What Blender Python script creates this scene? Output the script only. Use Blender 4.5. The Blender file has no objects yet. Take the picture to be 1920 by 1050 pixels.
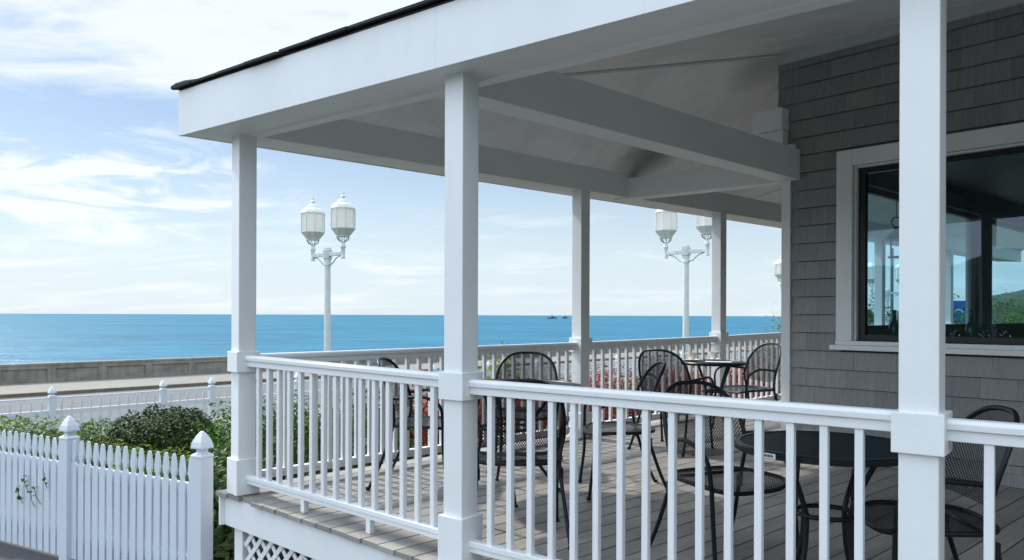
import bpy, bmesh, math, random
from mathutils import Vector, Matrix, noise
R = math.radians
scene = bpy.context.scene
COL = scene.collection
random.seed(7)

# ------------------------------------------------------------------ materials
def new_mat(name):
    m = bpy.data.materials.new(name); m.use_nodes = True
    nt = m.node_tree
    for n in list(nt.nodes): nt.nodes.remove(n)
    out = nt.nodes.new('ShaderNodeOutputMaterial')
    return m, nt, out

def nd(nt, typ, **kw):
    n = nt.nodes.new(typ)
    for k, v in kw.items():
        if k.startswith('i_'):
            key = k[2:]
            key = int(key) if key.isdigit() else key.replace('_', ' ')
            n.inputs[key].default_value = v
        else: setattr(n, k, v)
    return n

def ramp(nt, fac, stops):
    r = nt.nodes.new('ShaderNodeValToRGB')
    el = r.color_ramp.elements
    while len(el) < len(stops): el.new(0.5)
    for e, (p, c) in zip(el, stops):
        e.position = p; e.color = (c[0], c[1], c[2], 1) if len(c) == 3 else c
    nt.links.new(fac, r.inputs['Fac'])
    return r.outputs['Color']

def coords(nt, scale=(1,1,1), rot=(0,0,0), kind='Object'):
    t = nt.nodes.new('ShaderNodeTexCoord'); m = nt.nodes.new('ShaderNodeMapping')
    m.inputs['Scale'].default_value = scale; m.inputs['Rotation'].default_value = rot
    nt.links.new(t.outputs[kind], m.inputs['Vector'])
    return m.outputs['Vector']

def noise_tex(nt, vec, scale, detail=5, rough=.55, dist=0):
    n = nd(nt, 'ShaderNodeTexNoise')
    n.inputs['Scale'].default_value = scale; n.inputs['Detail'].default_value = detail
    n.inputs['Roughness'].default_value = rough; n.inputs['Distortion'].default_value = dist
    if vec is not None: nt.links.new(vec, n.inputs['Vector'])
    return n.outputs['Fac']

def mixc(nt, fac, a, b, mode='MIX'):
    n = nt.nodes.new('ShaderNodeMix'); n.data_type = 'RGBA'; n.blend_type = mode
    def put(sock, v):
        if isinstance(v, (tuple, list)): sock.default_value = (v[0], v[1], v[2], 1)
        elif isinstance(v, (int, float)): sock.default_value = v
        else: nt.links.new(v, sock)
    if isinstance(fac, (int, float)): n.inputs[0].default_value = fac
    else: nt.links.new(fac, n.inputs[0])
    put(n.inputs[6], a); put(n.inputs[7], b)
    return n.outputs[2]

def bump(nt, height, strength=.3, dist=.01):
    b = nd(nt, 'ShaderNodeBump'); b.inputs['Strength'].default_value = strength
    b.inputs['Distance'].default_value = dist
    nt.links.new(height, b.inputs['Height'])
    return b.outputs['Normal']

def principled(nt, out, col, rough=.5, normal=None, metal=0, spec=.5):
    p = nt.nodes.new('ShaderNodeBsdfPrincipled')
    if isinstance(col, (tuple, list)): p.inputs['Base Color'].default_value = (*col[:3], 1)
    else: nt.links.new(col, p.inputs['Base Color'])
    if isinstance(rough, (int, float)): p.inputs['Roughness'].default_value = rough
    else: nt.links.new(rough, p.inputs['Roughness'])
    p.inputs['Metallic'].default_value = metal
    p.inputs['Specular IOR Level'].default_value = spec
    if normal is not None: nt.links.new(normal, p.inputs['Normal'])
    nt.links.new(p.outputs[0], out.inputs['Surface'])
    return p

M = {}
def mat_paint(key, col, dirt=(.55,.56,.54), amount=.25, rough=.42):
    m, nt, out = new_mat(key)
    v = coords(nt)
    n1 = noise_tex(nt, v, 2.3, 6, .6)
    f = ramp(nt, n1, [(.42,(0,0,0)),(.8,(1,1,1))])
    vs = coords(nt, (28,28,1.6))
    n2 = noise_tex(nt, vs, 1.0, 4)
    f2 = ramp(nt, n2, [(.5,(0,0,0)),(.85,(1,1,1))])
    mm = nd(nt, 'ShaderNodeMath', operation='MULTIPLY'); mm.inputs[1].default_value = amount
    nt.links.new(f, mm.inputs[0])
    c = mixc(nt, mm.outputs[0], col, dirt)
    m3 = nd(nt, 'ShaderNodeMath', operation='MULTIPLY'); m3.inputs[1].default_value = amount*.35
    nt.links.new(f2, m3.inputs[0])
    c = mixc(nt, m3.outputs[0], c, dirt)
    b = bump(nt, noise_tex(nt, coords(nt, (6,6,60)), 3, 4), .12, .004)
    principled(nt, out, c, rough, b)
    M[key] = m
mat_paint('white_paint', (.77,.80,.825))
mat_paint('ceiling_paint', (.82,.84,.85), (.40,.42,.42), .38, .55)
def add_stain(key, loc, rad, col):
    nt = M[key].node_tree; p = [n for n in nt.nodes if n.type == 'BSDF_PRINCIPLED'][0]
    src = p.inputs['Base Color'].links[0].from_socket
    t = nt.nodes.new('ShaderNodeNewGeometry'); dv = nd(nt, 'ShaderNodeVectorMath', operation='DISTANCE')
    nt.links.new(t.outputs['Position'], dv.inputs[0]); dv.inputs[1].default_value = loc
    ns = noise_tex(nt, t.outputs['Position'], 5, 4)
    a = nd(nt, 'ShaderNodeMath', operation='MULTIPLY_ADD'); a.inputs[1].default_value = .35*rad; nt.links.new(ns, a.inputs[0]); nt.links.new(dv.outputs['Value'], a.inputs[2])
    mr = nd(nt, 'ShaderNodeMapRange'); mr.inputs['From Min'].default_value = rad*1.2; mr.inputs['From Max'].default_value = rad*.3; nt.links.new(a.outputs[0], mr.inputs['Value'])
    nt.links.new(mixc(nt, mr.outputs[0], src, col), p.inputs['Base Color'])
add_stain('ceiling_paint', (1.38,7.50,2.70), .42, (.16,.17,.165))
add_stain('ceiling_paint', (2.2,6.8,3.42), .38, (.48,.49,.50))
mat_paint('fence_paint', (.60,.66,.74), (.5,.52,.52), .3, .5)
mat_paint('grey_trim', (.50,.53,.55), (.4,.4,.4), .2)

# deck boards
m, nt, out = new_mat('deck_boards')
g = nd(nt, 'ShaderNodeNewGeometry')
c1 = ramp(nt, g.outputs['Random Per Island'], [(0,(.235,.222,.205)),(.35,(.30,.287,.268)),(.7,(.27,.259,.243)),(1,(.35,.335,.312))])
vv = coords(nt, (1,1,1), (0,0,R(-42.2)))
mp = nd(nt, 'ShaderNodeMapping'); mp.inputs['Scale'].default_value = (1.2,40,1); nt.links.new(vv, mp.inputs['Vector'])
grain = noise_tex(nt, mp.outputs[0], 1.5, 5, .6)
c2 = mixc(nt, .5, c1, ramp(nt, grain, [(.3,(.6,.6,.6)),(.7,(1.25,1.22,1.2))]), 'MULTIPLY')
st = ramp(nt, noise_tex(nt, coords(nt), 2.2, 6, .62, .4), [(.45,(1,1,1)),(.75,(.62,.64,.68))])
c3 = mixc(nt, .7, c2, st, 'MULTIPLY')
rg = ramp(nt, noise_tex(nt, coords(nt), 3.1, 4), [(.3,(.38,.38,.38)),(.7,(.62,.62,.62))])
principled(nt, out, c3, rg, bump(nt, grain, .25, .003))
M['deck_boards'] = m

# cedar shingles, grey paint
m, nt, out = new_mat('grey_shingle')
g = nd(nt, 'ShaderNodeNewGeometry')
c1 = ramp(nt, g.outputs['Random Per Island'], [(0,(.225,.235,.240)),(.5,(.255,.264,.268)),(1,(.285,.290,.290))])
grain = noise_tex(nt, coords(nt, (55,55,2.2)), 1, 5, .65)
c2 = mixc(nt, .55, c1, ramp(nt, grain, [(.3,(.72,.72,.72)),(.7,(1.2,1.2,1.2))]), 'MULTIPLY')
principled(nt, out, c2, .6, bump(nt, grain, .45, .004), spec=.35)
M['grey_shingle'] = m

# asphalt roof shingle
m, nt, out = new_mat('roof_shingle')
g = nd(nt, 'ShaderNodeNewGeometry')
c1 = ramp(nt, g.outputs['Random Per Island'], [(0,(.018,.020,.024)),(1,(.05,.052,.056))])
principled(nt, out, c1, .9, bump(nt, noise_tex(nt, coords(nt), 220, 3), .5, .003))
M['roof_shingle'] = m

def mat_simple(key, col, rough=.5, metal=0, nscale=12, var=.15, bstr=.1, spec=.5):
    m, nt, out = new_mat(key)
    n = noise_tex(nt, coords(nt), nscale, 5)
    lo = tuple(c*(1-var) for c in col); hi = tuple(c*(1+var) for c in col)
    c = ramp(nt, n, [(.3,lo),(.7,hi)])
    principled(nt, out, c, rough, bump(nt, n, bstr, .004), metal, spec)
    M[key] = m
mat_simple('black_metal', (.008,.011,.014), .36, 0, 60, .3, .15, .3)
mat_simple('table_top', (.006,.012,.016), .5, 0, 500, .5, .2, .14)
mat_simple('tar_asphalt', (.06,.061,.065), .85, 0, 90, .4, .5)
mat_simple('road_asphalt', (.095,.105,.11), .85, 0, 1.3, .14, .2)
mat_simple('sidewalk', (.185,.175,.158), .85, 0, .8, .1, .1)
mat_simple('bounce_slab_grey', (.085,.085,.085), .85, 0, 4, .1, .2)
mat_simple('kerb_stone', (.15,.12,.09), .9, 0, 3, .2, .2)
mat_simple('yellow_line', (.75,.42,.12), .8, 0, 4, .1, 0)
mat_simple('porcelain', (.82,.80,.75), .2, 0, 5, .02, 0)
mat_simple('paper', (.75,.78,.82), .6, 0, 8, .04, 0)
mat_simple('menu_blue', (.18,.33,.52), .5, 0, 30, .2, 0)
mat_simple('lamp_paint', (.60,.66,.67), .45, 0, 14, .08, .1)
mat_simple('lamp_bracket', (.34,.43,.45), .5, .2, 14, .15, .1)
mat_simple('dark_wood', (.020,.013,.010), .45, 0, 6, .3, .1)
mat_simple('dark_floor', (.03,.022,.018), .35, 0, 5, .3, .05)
mat_simple('black_sash', (.008,.008,.009), .35, 0, 20, .2, 0)
mat_simple('chrome', (.75,.76,.78), .12, 1, 10, .05, 0)
mat_simple('bark', (.06,.04,.03), .9, 0, 30, .3, .5)
mat_simple('hill_green', (.028,.040,.022), .95, 0, .25, .5, .6)
mat_simple('hull', (.05,.06,.07), .6, 0, 3, .2, 0)
mat_simple('banner_blue', (.01,.10,.36), .6, 0, 9, .1, 0)
mat_simple('house_far', (.45,.42,.38), .8, 0, 2, .1, 0)
mat_simple('label_ink', (.05,.06,.08), .6, 0, 9, .1, 0)
mat_simple('green_glass', (.01,.09,.05), .08, 0, 3, .1, 0)
mat_simple('steel_pole', (.12,.14,.15), .5, .3, 9, .1, 0)

# concrete sea wall
m, nt, out = new_mat('concrete')
n = noise_tex(nt, coords(nt, (1,1,3)), .7, 8, .65)
c = ramp(nt, n, [(.25,(.15,.145,.13)),(.5,(.235,.225,.20)),(.75,(.30,.285,.26))])
n2 = noise_tex(nt, coords(nt, (3,3,.3)), 1.4, 6, .6)
c = mixc(nt, .6, c, ramp(nt, n2, [(.35,(.55,.55,.52)),(.65,(1.1,1.1,1.1))]), 'MULTIPLY')
principled(nt, out, c, .9, bump(nt, n, .4, .02))
M['concrete'] = m

# ground: lawn and mulch
m, nt, out = new_mat('lawn_soil')
n = noise_tex(nt, coords(nt), .9, 7, .65)
c = ramp(nt, n, [(.35,(.035,.024,.016)),(.5,(.05,.045,.02)),(.56,(.06,.10,.025)),(.8,(.09,.14,.035))])
n2 = noise_tex(nt, coords(nt), 40, 4)
c = mixc(nt, .6, c, ramp(nt, n2, [(.3,(.5,.5,.5)),(.7,(1.3,1.3,1.3))]), 'MULTIPLY')
principled(nt, out, c, .95, bump(nt, n2, .8, .03))
M['lawn_soil'] = m

# foliage
def mat_leaf(key, stops, rough=.45, trans=.25):
    m, nt, out = new_mat(key)
    g = nd(nt, 'ShaderNodeNewGeometry')
    c = ramp(nt, g.outputs['Random Per Island'], stops)
    p = nt.nodes.new('ShaderNodeBsdfPrincipled')
    nt.links.new(c, p.inputs['Base Color']); p.inputs['Roughness'].default_value = rough
    p.inputs['Specular IOR Level'].default_value = .10
    t = nt.nodes.new('ShaderNodeBsdfTranslucent'); nt.links.new(c, t.inputs['Color'])
    mx = nt.nodes.new('ShaderNodeMixShader'); mx.inputs[0].default_value = trans
    nt.links.new(p.outputs[0], mx.inputs[1]); nt.links.new(t.outputs[0], mx.inputs[2])
    nt.links.new(mx.outputs[0], out.inputs['Surface'])
    M[key] = m
mat_leaf('leaf_dark', [(0,(.005,.018,.003)),(.5,(.012,.038,.006)),(.85,(.030,.070,.010)),(1,(.07,.12,.014))], trans=.15)
mat_leaf('leaf_mid', [(0,(.02,.065,.010)),(.5,(.05,.13,.018)),(1,(.12,.21,.035))])
mat_leaf('leaf_lime', [(0,(.10,.17,.025)),(.5,(.17,.26,.04)),(1,(.28,.36,.07))], trans=.35)
mat_leaf('leaf_broad', [(0,(.05,.11,.035)),(.6,(.11,.18,.065)),(1,(.20,.27,.13))], .4)
mat_leaf('leaf_pale', [(0,(.05,.11,.03)),(.5,(.10,.18,.05)),(.8,(.18,.26,.09)),(1,(.36,.42,.22))], .5)
mat_leaf('leaf_brown', [(0,(.035,.045,.012)),(.5,(.065,.085,.018)),(.8,(.10,.075,.025)),(1,(.13,.14,.035))], .6)
mat_leaf('leaf_red', [(0,(.12,.018,.015)),(.45,(.30,.04,.03)),(.8,(.46,.075,.055)),(1,(.52,.14,.08))], .5, .35)
mat_leaf('petal_white', [(0,(.6,.62,.6)),(1,(.8,.8,.78))], .6, .3)

# chair mesh (punched diamond sheet)
def mat_mesh(key, scale, thr):
    m, nt, out = new_mat(key)
    uv = coords(nt, (scale,scale,1), (0,0,R(45)), 'UV')
    sx = nd(nt, 'ShaderNodeSeparateXYZ'); nt.links.new(uv, sx.inputs[0])
    vals = []
    for ax in (0,1):
        s = nd(nt, 'ShaderNodeMath', operation='SINE'); nt.links.new(sx.outputs[ax], s.inputs[0])
        a = nd(nt, 'ShaderNodeMath', operation='ABSOLUTE'); nt.links.new(s.outputs[0], a.inputs[0]); vals.append(a)
    mn = nd(nt, 'ShaderNodeMath', operation='MINIMUM')
    nt.links.new(vals[0].outputs[0], mn.inputs[0]); nt.links.new(vals[1].outputs[0], mn.inputs[1])
    gt = nd(nt, 'ShaderNodeMath', operation='GREATER_THAN'); gt.inputs[1].default_value = thr
    nt.links.new(mn.outputs[0], gt.inputs[0])
    p = nt.nodes.new('ShaderNodeBsdfPrincipled'); p.inputs['Base Color'].default_value = (.008,.011,.014,1)
    p.inputs['Roughness'].default_value = .5; p.inputs['Specular IOR Level'].default_value = .3
    tr = nt.nodes.new('ShaderNodeBsdfTransparent')
    mx = nt.nodes.new('ShaderNodeMixShader')
    nt.links.new(gt.outputs[0], mx.inputs[0]); nt.links.new(p.outputs[0], mx.inputs[1]); nt.links.new(tr.outputs[0], mx.inputs[2])
    nt.links.new(mx.outputs[0], out.inputs['Surface'])
    M[key] = m
mat_mesh('punched_back', 330, .58)
mat_mesh('punched_seat', 420, .80)

# window glass
m, nt, out = new_mat('window_glass')
lw = nd(nt, 'ShaderNodeFresnel'); lw.inputs['IOR'].default_value = 1.5
tr = nt.nodes.new('ShaderNodeBsdfTransparent'); tr.inputs['Color'].default_value = (.66,.84,.90,1)
gl = nt.nodes.new('ShaderNodeBsdfGlossy'); gl.inputs['Roughness'].default_value = .0
gl.inputs['Color'].default_value = (.85,.93,1,1)
mx = nt.nodes.new('ShaderNodeMixShader')
nt.links.new(lw.outputs[0], mx.inputs[0]); nt.links.new(tr.outputs[0], mx.inputs[1]); nt.links.new(gl.outputs[0], mx.inputs[2])
nt.links.new(mx.outputs[0], out.inputs['Surface']); M['window_glass'] = m

# frosted lamp panes
m, nt, out = new_mat('frosted_pane')
d = nt.nodes.new('ShaderNodeBsdfPrincipled'); d.inputs['Base Color'].default_value = (.90,.90,.88,1); d.inputs['Roughness'].default_value = .35
t = nt.nodes.new('ShaderNodeBsdfTranslucent'); t.inputs['Color'].default_value = (.92,.92,.90,1)
mx = nt.nodes.new('ShaderNodeMixShader'); mx.inputs[0].default_value = .55
nt.links.new(d.outputs[0], mx.inputs[1]); nt.links.new(t.outputs[0], mx.inputs[2]); nt.links.new(mx.outputs[0], out.inputs['Surface'])
M['frosted_pane'] = m

# sea water
m, nt, out = new_mat('sea_water')
v1 = coords(nt, (.35,1.0,1), (0,0,R(20)))
h1 = noise_tex(nt, v1, .22, 6, .6, .3)
h2 = noise_tex(nt, coords(nt, (.5,1,1), (0,0,R(-10))), .012, 4, .6)
h3 = noise_tex(nt, coords(nt, (.62,1,1), (0,0,R(6))), .085, 7, .7, .4)
ad = nd(nt, 'ShaderNodeMath', operation='ADD'); nt.links.new(h1, ad.inputs[0]); nt.links.new(h2, ad.inputs[1])
nb = bump(nt, h1, .55, 1.6)
col = ramp(nt, h2, [(.3,(.004,.095,.172)),(.55,(.006,.120,.205)),(.75,(.011,.150,.235))])
col = mixc(nt, .75, col, ramp(nt, h3, [(.33,(.58,.66,.72)),(.5,(1,1,1)),(.67,(1.8,1.46,1.34))]), 'MULTIPLY')
df = nt.nodes.new('ShaderNodeBsdfDiffuse'); nt.links.new(col, df.inputs['Color']); nt.links.new(nb, df.inputs['Normal'])
gs = nt.nodes.new('ShaderNodeBsdfGlossy'); gs.inputs['Roughness'].default_value = .36; nt.links.new(nb, gs.inputs['Normal'])
ms = nt.nodes.new('ShaderNodeMixShader'); ms.inputs[0].default_value = .12
nt.links.new(df.outputs[0], ms.inputs[1]); nt.links.new(gs.outputs[0], ms.inputs[2]); nt.links.new(ms.outputs[0], out.inputs['Surface'])
M['sea_water'] = m

# ------------------------------------------------------------------ mesh helpers
def ident(v): return v

def bx(bm, lo, hi, T=None):
    """axis-aligned box in a local frame, sent through T (callable on Vector)"""
    T = T or ident
    c = [(x,y,z) for x in (lo[0],hi[0]) for y in (lo[1],hi[1]) for z in (lo[2],hi[2])]
    vs = [bm.verts.new(T(Vector(p))) for p in c]
    for f in ((0,1,3,2),(4,6,7,5),(0,4,5,1),(2,3,7,6),(0,2,6,4),(1,5,7,3)):
        bm.faces.new([vs[i] for i in f])
    return vs

def hexa(bm, p):
    """p: 4 bottom + 4 top corners, same winding"""
    vs = [bm.verts.new(Vector(q)) for q in p]
    for f in ((3,2,1,0),(4,5,6,7),(0,1,5,4),(1,2,6,5),(2,3,7,6),(3,0,4,7)):
        bm.faces.new([vs[i] for i in f])

def poly_prism(bm, pts, z0, z1, zf=None):
    """pts: plan polygon, extruded"""
    n = len(pts)
    a = [bm.verts.new((p[0],p[1],(z0(p) if callable(z0) else z0))) for p in pts]
    b = [bm.verts.new((p[0],p[1],(z1(p) if callable(z1) else z1))) for p in pts]
    bm.faces.new(list(reversed(a))); bm.faces.new(b)
    for i in range(n): bm.faces.new((a[i], a[(i+1)%n], b[(i+1)%n], b[i]))

def tube(bm, pts, r, seg=8, closed=False, caps=True):
    pts = [Vector(p) for p in pts]; n = len(pts)
    rad = r if isinstance(r, (list,tuple)) else [r]*n
    rings = []; up = None
    for i, p in enumerate(pts):
        if closed: d = pts[(i+1)%n] - pts[i-1]
        elif i == 0: d = pts[1]-pts[0]
        elif i == n-1: d = pts[-1]-pts[-2]
        else: d = (pts[i+1]-pts[i]).normalized() + (pts[i]-pts[i-1]).normalized()
        d.normalize()
        if up is None:
            up = Vector((0,0,1)) if abs(d.z) < .9 else Vector((1,0,0))
        x = up - d*up.dot(d)
        if x.length < 1e-6: x = d.orthogonal()
        x.normalize(); up = x; y = d.cross(x)
        rings.append([bm.verts.new(p + (x*math.cos(a)+y*math.sin(a))*rad[i]) for a in [2*math.pi*k/seg for k in range(seg)]])
    m = n if closed else n-1
    for i in range(m):
        A, B = rings[i], rings[(i+1)%n]
        for k in range(seg): bm.faces.new((A[k],A[(k+1)%seg],B[(k+1)%seg],B[k]))
    if caps and not closed:
        bm.faces.new(list(reversed(rings[0]))); bm.faces.new(rings[-1])

def spline(pts, n=6):
    pts = [Vector(p) for p in pts]; out = []
    P = [pts[0]*2-pts[1]] + pts + [pts[-1]*2-pts[-2]]
    for i in range(1, len(P)-2):
        for k in range(n):
            t = k/n
            a,b,c,d = P[i-1],P[i],P[i+1],P[i+2]
            out.append(.5*((2*b)+(c-a)*t+(2*a-5*b+4*c-d)*t*t+(3*b-a-3*c+d)*t**3))
    out.append(pts[-1]); return out

def lathe(bm, prof, c=(0,0,0), seg=20, rot=0, sx=1):
    c = Vector(c); rings = []
    for r, z in prof:
        if r < 1e-5: rings.append([bm.verts.new(c+Vector((0,0,z)))])
        else: rings.append([bm.verts.new(c+Vector((r*math.cos(rot+2*math.pi*k/seg), r*math.sin(rot+2*math.pi*k/seg), z))) for k in range(seg)])
    for A, B in zip(rings, rings[1:]):
        for k in range(seg):
            k2 = (k+1)%seg
            if len(A) == 1 and len(B) == 1: continue
            if len(A) == 1: bm.faces.new((A[0],B[k2],B[k]))
            elif len(B) == 1: bm.faces.new((A[k],A[k2],B[0]))
            else: bm.faces.new((A[k],A[k2],B[k2],B[k]))
    if len(rings[0]) > 1: bm.faces.new(list(reversed(rings[0])))
    if len(rings[-1]) > 1: bm.faces.new(rings[-1])

def wpos(o):
    v = Vector((0,0,0))
    while o is not None: v = v + o.location; o = o.parent
    return v

def obj(name, bm, mat, parent=None, bevel=0, smooth=False, recalc=True):
    me = bpy.data.meshes.new(name)
    if recalc: bmesh.ops.recalc_face_normals(bm, faces=bm.faces)
    if parent is not None:
        off = wpos(parent)
        for v in bm.verts: v.co -= off
    bm.to_mesh(me); bm.free()
    me.materials.append(M[mat] if isinstance(mat, str) else mat)
    if smooth:
        me.polygons.foreach_set('use_smooth', [True]*len(me.polygons))
        if smooth != 'all': me.set_sharp_from_angle(angle=R(38))
    o = bpy.data.objects.new(name, me); COL.objects.link(o)
    if parent is not None: o.parent = parent
    if bevel:
        b = o.modifiers.new('bevel','BEVEL'); b.width = bevel; b.segments = 2; b.limit_method = 'ANGLE'; b.angle_limit = R(40)
    return o

def thing(name, label, cat, loc=(0,0,0), group=None):
    o = bpy.data.objects.new(name, None); COL.objects.link(o); o.location = loc
    o.empty_display_size = .1
    o['label'] = label; o['category'] = cat
    if group: o['group'] = group
    return o

def tag(o, label, cat, group=None):
    o['label'] = label; o['category'] = cat
    if group: o['group'] = group
    return o

def struct(o, kind='structure'): o['kind'] = kind; return o

def dup(root, loc, rotz, label):
    r = root.copy(); COL.objects.link(r); r.location = loc; r.rotation_euler = (0,0,rotz); r['label'] = label
    for ch in list(root.children):
        c = ch.copy(); COL.objects.link(c); c.parent = r
        for g in ch.children:
            d = g.copy(); COL.objects.link(d); d.parent = c
    return r

NB = lambda: bmesh.new()
V = Vector

# ------------------------------------------------------------------ site plan (metres; z = 0 on the deck at the middle post)
EYE = 1.22
Bd = V((.741,.672,0))          # along the sea side of the porch
Ad = V((.672,-.741,0))         # along the house wall, towards the front
Fd = V((.7918,-.6108,0))       # along the front fascia
Fn = V((.6108,.7918,0))        # in from the front
Sn = V((-.672,.741,0))         # out to sea
def dz(x, y): return .021*(y-3.83) - .005*(x+.25)
def on(p, h=0): return V((p[0], p[1], dz(p[0],p[1])+h))
SOF = 2.40                     # underside of the beams
P1 = V((-1.7795,5.132,0)); P2 = V((-.2518,3.827,0)); P3 = P2 + Fd*2.045
P4 = V((.652,7.337,0)); P5 = V((2.383,8.907,0)); P6 = V((5.64,11.86,0)); P7 = V((7.8,13.82,0))
P8 = P3 + Fd*2.045
F0 = V((-2.208,5.107,0))       # outer corner of the fascia
I0 = V((-1.695,5.142,0))       # inner corner of the soffit
HC = V((2.365,6.789,0))         # house corner
UW = 6.2; LW = 9.5
D0 = V((-1.972,5.19,0)); D1 = D0 + V((.752,-.659,0))*2.30
def wall(u, z, o=0): # point on the house front wall: u along, z up, o out of the wall
    p = HC + Ad*u - Bd*o; return V((p.x,p.y,z))
def wall2(t, z, o=0): # on the house sea wall
    p = HC + Bd*t + Sn*o; return V((p.x,p.y,z))

def frame_T(o, ex, ey, ez=V((0,0,1))):
    o = V(o); return lambda v: o + ex*v.x + ey*v.y + ez*v.z

# ------------------------------------------------------------------ terrain
RD = V((.705,.709,0)); RN = V((-.709,.705,0))
def site(t, s, z): p = RD*t + RN*s; return V((p.x,p.y,z))
def gz(s):
    prof = [(-400,-.72),(6,-.72),(15,-1.24),(21.5,-2.08),(24.5,-2.10)]
    for (a,za),(b,zb) in zip(prof, prof[1:]):
        if s <= b: return za + (zb-za)*max(0,(s-a))/(b-a)
    return -2.1
bm = NB()
ss = [-400,-200,-100,-60,-30,-12,-4,0,3,6,7.5,9,10.5,12,13.5,15,16.5,18,20,21.5,24.5]
ts = [-500,-250,-120,-60,-30,-15,0,15,30,60,120,250,600]
grid = [[bm.verts.new(site(t,s,gz(s) - (0 if -4 < s < 22 else 0))) for s in ss] for t in ts]
for i in range(len(ts)-1):
    for j in range(len(ss)-1): bm.faces.new((grid[i][j],grid[i+1][j],grid[i+1][j+1],grid[i][j+1]))
struct(obj('ground', bm, 'lawn_soil', smooth='all'))
def strip(name, s0, s1, z0, z1, mat, t0=-300, t1=600):
    bm = NB(); bx(bm, (t0,s0,z0), (t1,s1,z1), lambda v: site(v.x,v.y,v.z)); return obj(name, bm, mat)
struct(strip('road', 24.5, 37.0, -3.2, -2.25, 'road_asphalt'))
struct(strip('near_pavement', 22.6, 24.5, -3.2, -2.07, 'sidewalk'))
struct(strip('kerb', 37.0, 37.18, -3.2, -2.095, 'kerb_stone'))
struct(strip('pavement', 37.18, 42.3, -3.2, -2.10, 'sidewalk'))
bm = NB()
for s in (30.95,31.2): bx(bm, (-150,s,-2.247), (300,s+.12,-2.243), lambda v: site(v.x,v.y,v.z))
struct(obj('road_marking', bm, 'yellow_line'))
# driveway in front of the picket fence
FQ = V((-2.12,5.30,0)); FDIR = V((-.872,.489,0)); FOUT = V((-.489,-.872,0))
bm = NB()
T = frame_T((FQ.x,FQ.y,0), FDIR, FOUT)
bx(bm, (-1.2,-.10,-1.0), (14,12,-.712), T)
struct(obj('driveway', bm, 'tar_asphalt'))

bm = NB()  # unseen slab added before the porch to bounce light onto its ceilings
T = frame_T((D1.x,D1.y,0), Fd, -Fn)
bx(bm, (-1.3,.25,-1.0), (12,7,-.705), T)
struct(obj('bounce_slab', bm, 'bounce_slab_grey'))
# sea
bm = NB()
far = 40000
ring = [site(-far,42.9,-5.6), site(far,42.9,-5.6), site(far,far,-5.6), site(-far,far,-5.6)]
bm.faces.new([bm.verts.new(p) for p in ring])
struct(obj('sea', bm, 'sea_water'))

# sea wall
sw = thing('sea_wall', 'long low grey concrete sea wall with recessed panels across the road', 'wall', site(0,42.5,-2.1))
bm = NB()
Ts = lambda v: site(v.x,v.y,v.z)
bx(bm, (-150,42.34,-6.5), (260,42.85,-1.30), Ts)
obj('wall_body', bm, 'concrete', sw)
bm = NB(); bx(bm, (-150,42.27,-1.298), (260,42.92,-1.17), Ts); obj('coping', bm, 'concrete', sw, bevel=.02)
bm = NB()
t = -60
while t < 150:
    bx(bm, (t,42.27,-2.099), (t+.36,42.338,-1.302), Ts)
    bx(bm, (t+.361,42.275,-2.099), (t+2.279,42.338,-1.95), Ts)
    bx(bm, (t+.361,42.275,-1.44), (t+2.279,42.338,-1.302), Ts)
    t += 2.28
obj('panel_pilasters', bm, 'concrete', sw)

# wooded hill behind the viewer, seen mirrored in the glass
bm = NB()
prev = None
for i in range(61):
    a = R(150 + i*3.2)
    base = V((math.cos(a), math.sin(a), 0))
    h = (1+2.4*max(0,min(1,(i-26)/12)))*5 + 4*noise.noise(V((i*.22,1.3,0))) + 1.4*noise.noise(V((i*1.1,4,0)))  # right-hand end raised, out of view, to block skylight on the posts
    pr = [bm.verts.new(base*d + V((0,0,z))) for d, z in ((62,-.75),(66,h*.55),(72,h+.6),(82,h+2.2),(120,-.75))]
    if prev:
        for k in range(4): bm.faces.new((prev[k],pr[k],pr[k+1],prev[k+1]))
    prev = pr
struct(obj('hill', bm, 'hill_green', smooth='all'))
bm = NB(); prev = None
for i in range(51):
    x = 35 + i*2.4
    y = 92 - i*.25
    h = 1.5 + 5.5*math.exp(-((i-15)/8)**2) + .9*noise.noise(V((i*.6,9,0)))
    pr = [bm.verts.new(V((x+q*.3,y+q,z))) for q, z in ((0,-2.4),(4,h*.8-1.6),(10,h-1.2),(26,-3))]
    if prev:
        for k in range(3): bm.faces.new((prev[k],pr[k],pr[k+1],prev[k+1]))
    prev = pr
struct(obj('far_hill', bm, 'hill_green', smooth='all'))

# ------------------------------------------------------------------ porch
porch = thing('porch', 'white covered wraparound porch with square posts, beams and a grey plank deck', 'porch', (P1.x,P1.y,-.72))

def box_post(p, ex, ey, label=None, base=True):
    top = SOF + .004
    zb = dz(p.x,p.y)
    T = frame_T((p.x,p.y,zb), ex, ey)
    bm = NB(); bx(bm, (-.06,-.06,.0), (.06,.06,top-zb), T)
    post = obj('post', bm, 'white_paint', porch, bevel=.004)
    bm = NB(); bx(bm, (-.079,-.079,.805), (.079,.079,.94), T)
    obj('collar', bm, 'white_paint', post, bevel=.003)
    bm = NB(); bx(bm, (-.079,-.079,.002), (.079,.079,.235), T)
    obj('base_block', bm, 'white_paint', post, bevel=.003)
    return post
for p in (P1,P4,P5,P6,P7): box_post(p, Ad, Bd)
for p in (P2,P3,P8): box_post(p, Fd, Fn)

# soffit boxes: front and sea side
FL = 9.2; SL = 17
fend = F0 + Fd*FL; iend = I0 + Fd*FL
send = F0 + Bd*SL; jend = I0 + Bd*SL
bm = NB()
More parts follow.
